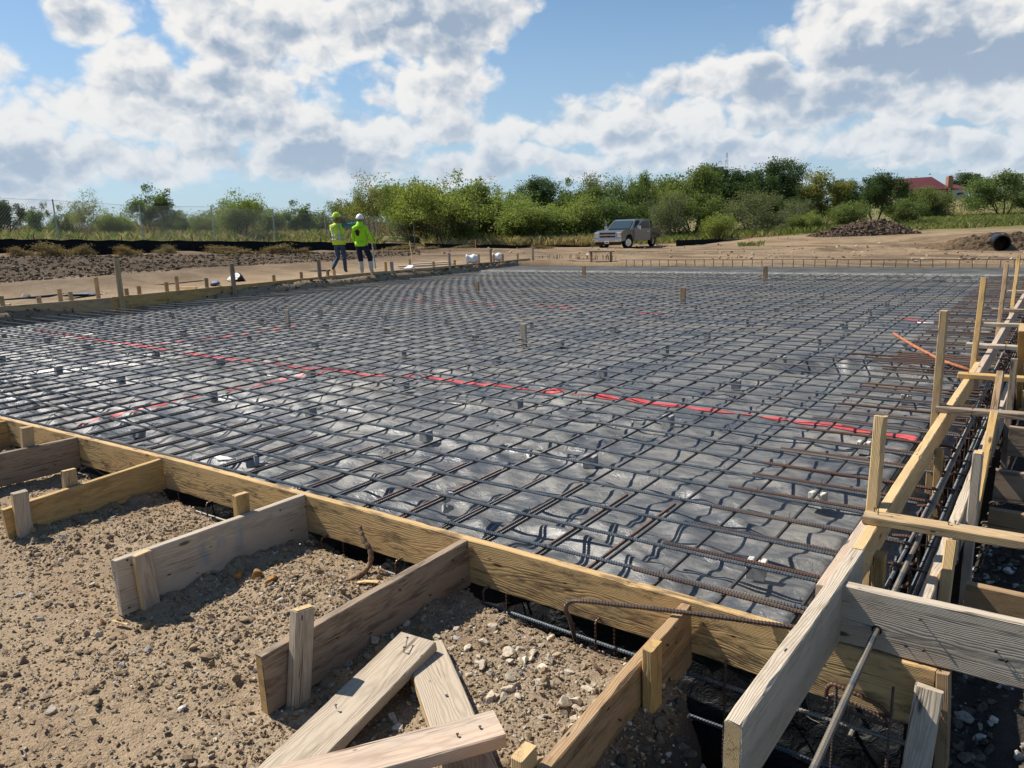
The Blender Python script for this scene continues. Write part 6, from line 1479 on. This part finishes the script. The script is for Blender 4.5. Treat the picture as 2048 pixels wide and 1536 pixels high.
# ------------------------------------------------------------------ pickup truck
def truck():
    D = 51.0; c = atd(1250, 495, D); v = np.array([c[0], c[1]]); v /= np.linalg.norm(v); rt = np.array([v[1], -v[0]])
    th = math.radians(27); h = -v * math.cos(th) - rt * math.sin(th); lf = np.array([-h[1], h[0]])
    p = atd(1240, 496.5, D); root = bpy.data.objects.new('pickup_truck', None); COL.objects.link(root)
    zg = atd(1240, 497, D)[2]
    root.matrix_world = Matrix(((h[0], lf[0], 0, p[0] - h[0] * 1.2), (h[1], lf[1], 0, p[1] - h[1] * 1.2), (0, 0, 1, zg), (0, 0, 0, 1)))
    tag(root, 'grey brown four door pickup truck facing us with its front door open', 'pickup truck')
    flat('truck_paint', (.21, .19, .17), .28, .6, var=.06, coat=.6); flat('truck_glass', (.03, .05, .06), .05, 0, var=.05, spec=.8); flat('chrome', (.62, .62, .63), .18, .95, var=.04)
    flat('tyre', (.018, .018, .018), .85, var=.2); flat('lamp', (.55, .56, .55), .12, .2, var=.05, coat=.6); flat('dark_trim', (.015, .015, .016), .6); flat('plate', (.75, .76, .78), .5, var=.03); flat('amber', (.6, .25, .03), .3)
    def ext(name, prof, y0, y1, mat, parent=root, inset=None, bev=.03):
        """side outline (x forward, z up) given a width, edges rounded"""
        bm = bmesh.new(); A = [bm.verts.new((x, y0, z)) for x, z in prof]; Bv = [bm.verts.new((x, y1, z)) for x, z in prof]; n = len(prof)
        bm.faces.new(A[::-1]); bm.faces.new(Bv)
        for k in range(n): bm.faces.new((A[k], A[(k + 1) % n], Bv[(k + 1) % n], Bv[k]))
        bmesh.ops.recalc_face_normals(bm, faces=bm.faces[:])
        if inset:
            for vv in bm.verts:
                if vv.co.z > inset[0]: vv.co.y *= 1 - inset[1] * (vv.co.z - inset[0])
        if bev: bmesh.ops.bevel(bm, geom=bm.edges[:], offset=bev, segments=2, affect='EDGES')
        me = bpy.data.meshes.new(name); bm.to_mesh(me); bm.free(); return link(name, me, MAT[mat], parent)
    W = 1.0
    arch = lambda cx: [(cx + .52 * math.cos(a), .42 + .52 * math.sin(a)) for a in np.linspace(0, math.pi, 9)]
    # lower body with wheel arches, hood and bed in one outline (front at +x)
    low = [(2.85, .50), (2.90, .78), (2.86, 1.08), (2.45, 1.20), (1.35, 1.24), (1.25, 1.20), (-1.13, 1.20), (-1.14, .82), (-1.16, .82), (-2.80, .82), (-2.81, 1.24), (-2.88, 1.24), (-2.92, .62), (-2.62, .55)] + [(-1.82 - .52 * math.cos(a), .42 + .52 * math.sin(a)) for a in np.linspace(.25, math.pi - .25, 9)] + [(-1.1, .46), (1.22, .46)] + [(1.82 - .52 * math.cos(a), .42 + .52 * math.sin(a)) for a in np.linspace(.25, math.pi - .25, 9)]
    ext('body', low, -W, W, 'truck_paint', bev=.035)
    cab = [(1.45, 1.18), (.60, 1.80), (.25, 1.87), (-.80, 1.85), (-1.0, 1.70), (-1.12, 1.18)]
    ext('cab', cab, -.93, .93, 'truck_paint', inset=(1.18, .22), bev=.03)
    def quad(name, pts, mat, parent=root, th=.012):
        V = np.array(pts, float); n = np.cross(V[1] - V[0], V[2] - V[0]); n /= np.linalg.norm(n); V2 = np.concatenate([V, V + n * th]); k = len(V)
        Q = [[0, 3, 2, 1], [4, 5, 6, 7], [0, 1, 5, 4], [1, 2, 6, 5], [2, 3, 7, 6], [3, 0, 4, 7]]
        return link(name, mesh_np(name, V2, np.array(Q)), MAT[mat], parent)
    quad('windshield', [(1.36, -.80, 1.275), (1.36, .80, 1.275), (.70, .70, 1.765), (.70, -.70, 1.765)], 'truck_glass', th=.02)
    quad('side_window', [(-.05, .925, 1.26), (-.86, .925, 1.26), (-.82, .815, 1.74), (-.05, .805, 1.77)], 'truck_glass')
    quad('side_window', [(.98, -.925, 1.26), (-.86, -.925, 1.26), (-.80, -.815, 1.74), (.55, -.805, 1.77)], 'truck_glass', th=-.012)
    quad('door_opening', [(1.05, .915, 1.26), (.02, .915, 1.26), (.02, .80, 1.78), (.55, .80, 1.77)], 'dark_trim')
    quad('door_opening', [(1.10, 1.004, .55), (.02, 1.004, .55), (.02, 1.004, 1.18), (1.18, 1.004, 1.18)], 'dark_trim')
    # front: grille in two dark slots, chrome surround and bumper, lamps
    g = rbox('grille', (2.885, 0, .92), (.06, 1.22, .42), MAT['chrome'], root, .02)
    for z in (1.02, .83): rbox('slot', (2.91, 0, z), (.04, 1.12, .115), MAT['dark_trim'], g, .01)
    rbox('emblem', (2.935, 0, .925), (.02, .20, .07), MAT['amber'], g, .01)
    rbox('bumper', (2.92, 0, .60), (.24, 1.98, .24), MAT['chrome'], root, .05)
    rbox('air_dam', (2.80, 0, .40), (.2, 1.8, .22), MAT['dark_trim'], root, .03)
    pl = rbox('license_plate', (3.05, .02, .47), (.015, .31, .16), MAT['plate'], root, .004)
    rbox('plate_digits', (3.06, .02, .47), (.006, .22, .06), MAT['navy'], pl, .002)
    for s in (-1, 1):
        hl = rbox('headlight', (2.80, s * .80, .93), (.20, .36, .34), MAT['lamp'], root, .04); rbox('turn_signal', (2.82, s * .94, .95), (.16, .08, .24), MAT['amber'], hl, .02)
        rbox('fog_lamp', (3.03, s * .72, .56), (.03, .18, .08), MAT['lamp'], root, .01)
        rbox('tail_light', (-2.88, s * .92, 1.05), (.08, .16, .42), MAT['tape'], root, .02)
        mi = rbox('mirror', (1.02 if s < 0 else 1.40, s * (1.13 if s < 0 else 1.50), 1.32), (.12, .22, .26), MAT['chrome'], root, .04)
    for s in (-1, 1): ext('bed_side', [(-1.15, .60), (-1.15, 1.26), (-2.86, 1.26), (-2.90, .62)], s * .90, s * 1.0, 'truck_paint', bev=.02)
    rbox('bed_floor', (-1.98, 0, .83), (1.6, 1.75, .03), MAT['dark_trim'], root, .005)
    rbox('rear_door_handle', (-.80, 1.02, 1.07), (.18, .04, .045), MAT['chrome'], root, .01)
    # open front door swung out on its front hinge
    hinge = Vector((1.12, 1.0, 0)); R = Matrix.Translation(hinge) @ Matrix.Rotation(math.radians(-42), 4, 'Z') @ Matrix.Translation(-hinge)
    door = [(1.12, .50), (1.15, 1.20), (.58, 1.80), (.05, 1.82), (.0, 1.2), (.0, .50)]
    d_ = ext('door', door, .96, 1.03, 'truck_paint', bev=.015)
    def into(o): o.parent = d_; return o
    quad('window', [(1.02, 1.036, 1.26), (.08, 1.036, 1.26), (.10, 1.036, 1.74), (.56, 1.036, 1.73)], 'truck_glass', d_)
    rbox('handle', (.18, 1.05, 1.07), (.18, .04, .045), MAT['chrome'], d_, .01)
    d_.matrix_basis = R
    # thin edge of the far door, open too
    d2 = ext('door', door, -1.03, -.96, 'truck_paint', bev=.015); hg = Vector((1.12, -1.0, 0)); d2.matrix_basis = Matrix.Translation(hg) @ Matrix.Rotation(math.radians(35), 4, 'Z') @ Matrix.Translation(-hg)
    for x in (1.82, -1.82):
        for s in (-1, 1):
            w = empty('wheel', (0, 0, 0)); w.parent = root; w.location = (x, s * .86, .40); w.rotation_euler = (0, 0, -.42 if x > 0 else 0)
            prof = [(.24, -.11), (.37, -.13), (.40, -.09), (.405, 0), (.40, .09), (.37, .13), (.24, .11)]
            rows = np.array([[(r * math.cos(a), y, r * math.sin(a)) for r, y in prof] for a in np.linspace(0, 6.283, 28, endpoint=False)]); k = len(prof)
            V = rows.reshape(-1, 3); i = np.arange(28)[:, None]; j = np.arange(k - 1)[None]; Q = np.stack([i * k + j, i * k + j + 1, ((i + 1) % 28) * k + j + 1, ((i + 1) % 28) * k + j], -1).reshape(-1, 4)
            link('tyre', mesh_np('tyre', V, Q, smooth=True), MAT['tyre'], w)
            V, Q = join([tube([(0, s * .02, 0), (0, s * .10, 0)], [.245, .235], 20)] + [boxvq((.14 * math.cos(a), s * .105, .14 * math.sin(a)), (.16, .02, .05), np.array([[math.cos(a), 0, -math.sin(a)], [0, 1, 0], [math.sin(a), 0, math.cos(a)]])) for a in np.linspace(0, 6.283, 6, endpoint=False)])
            link('rim', mesh_np('rim', V, Q), MAT['chrome'], w)
truck()
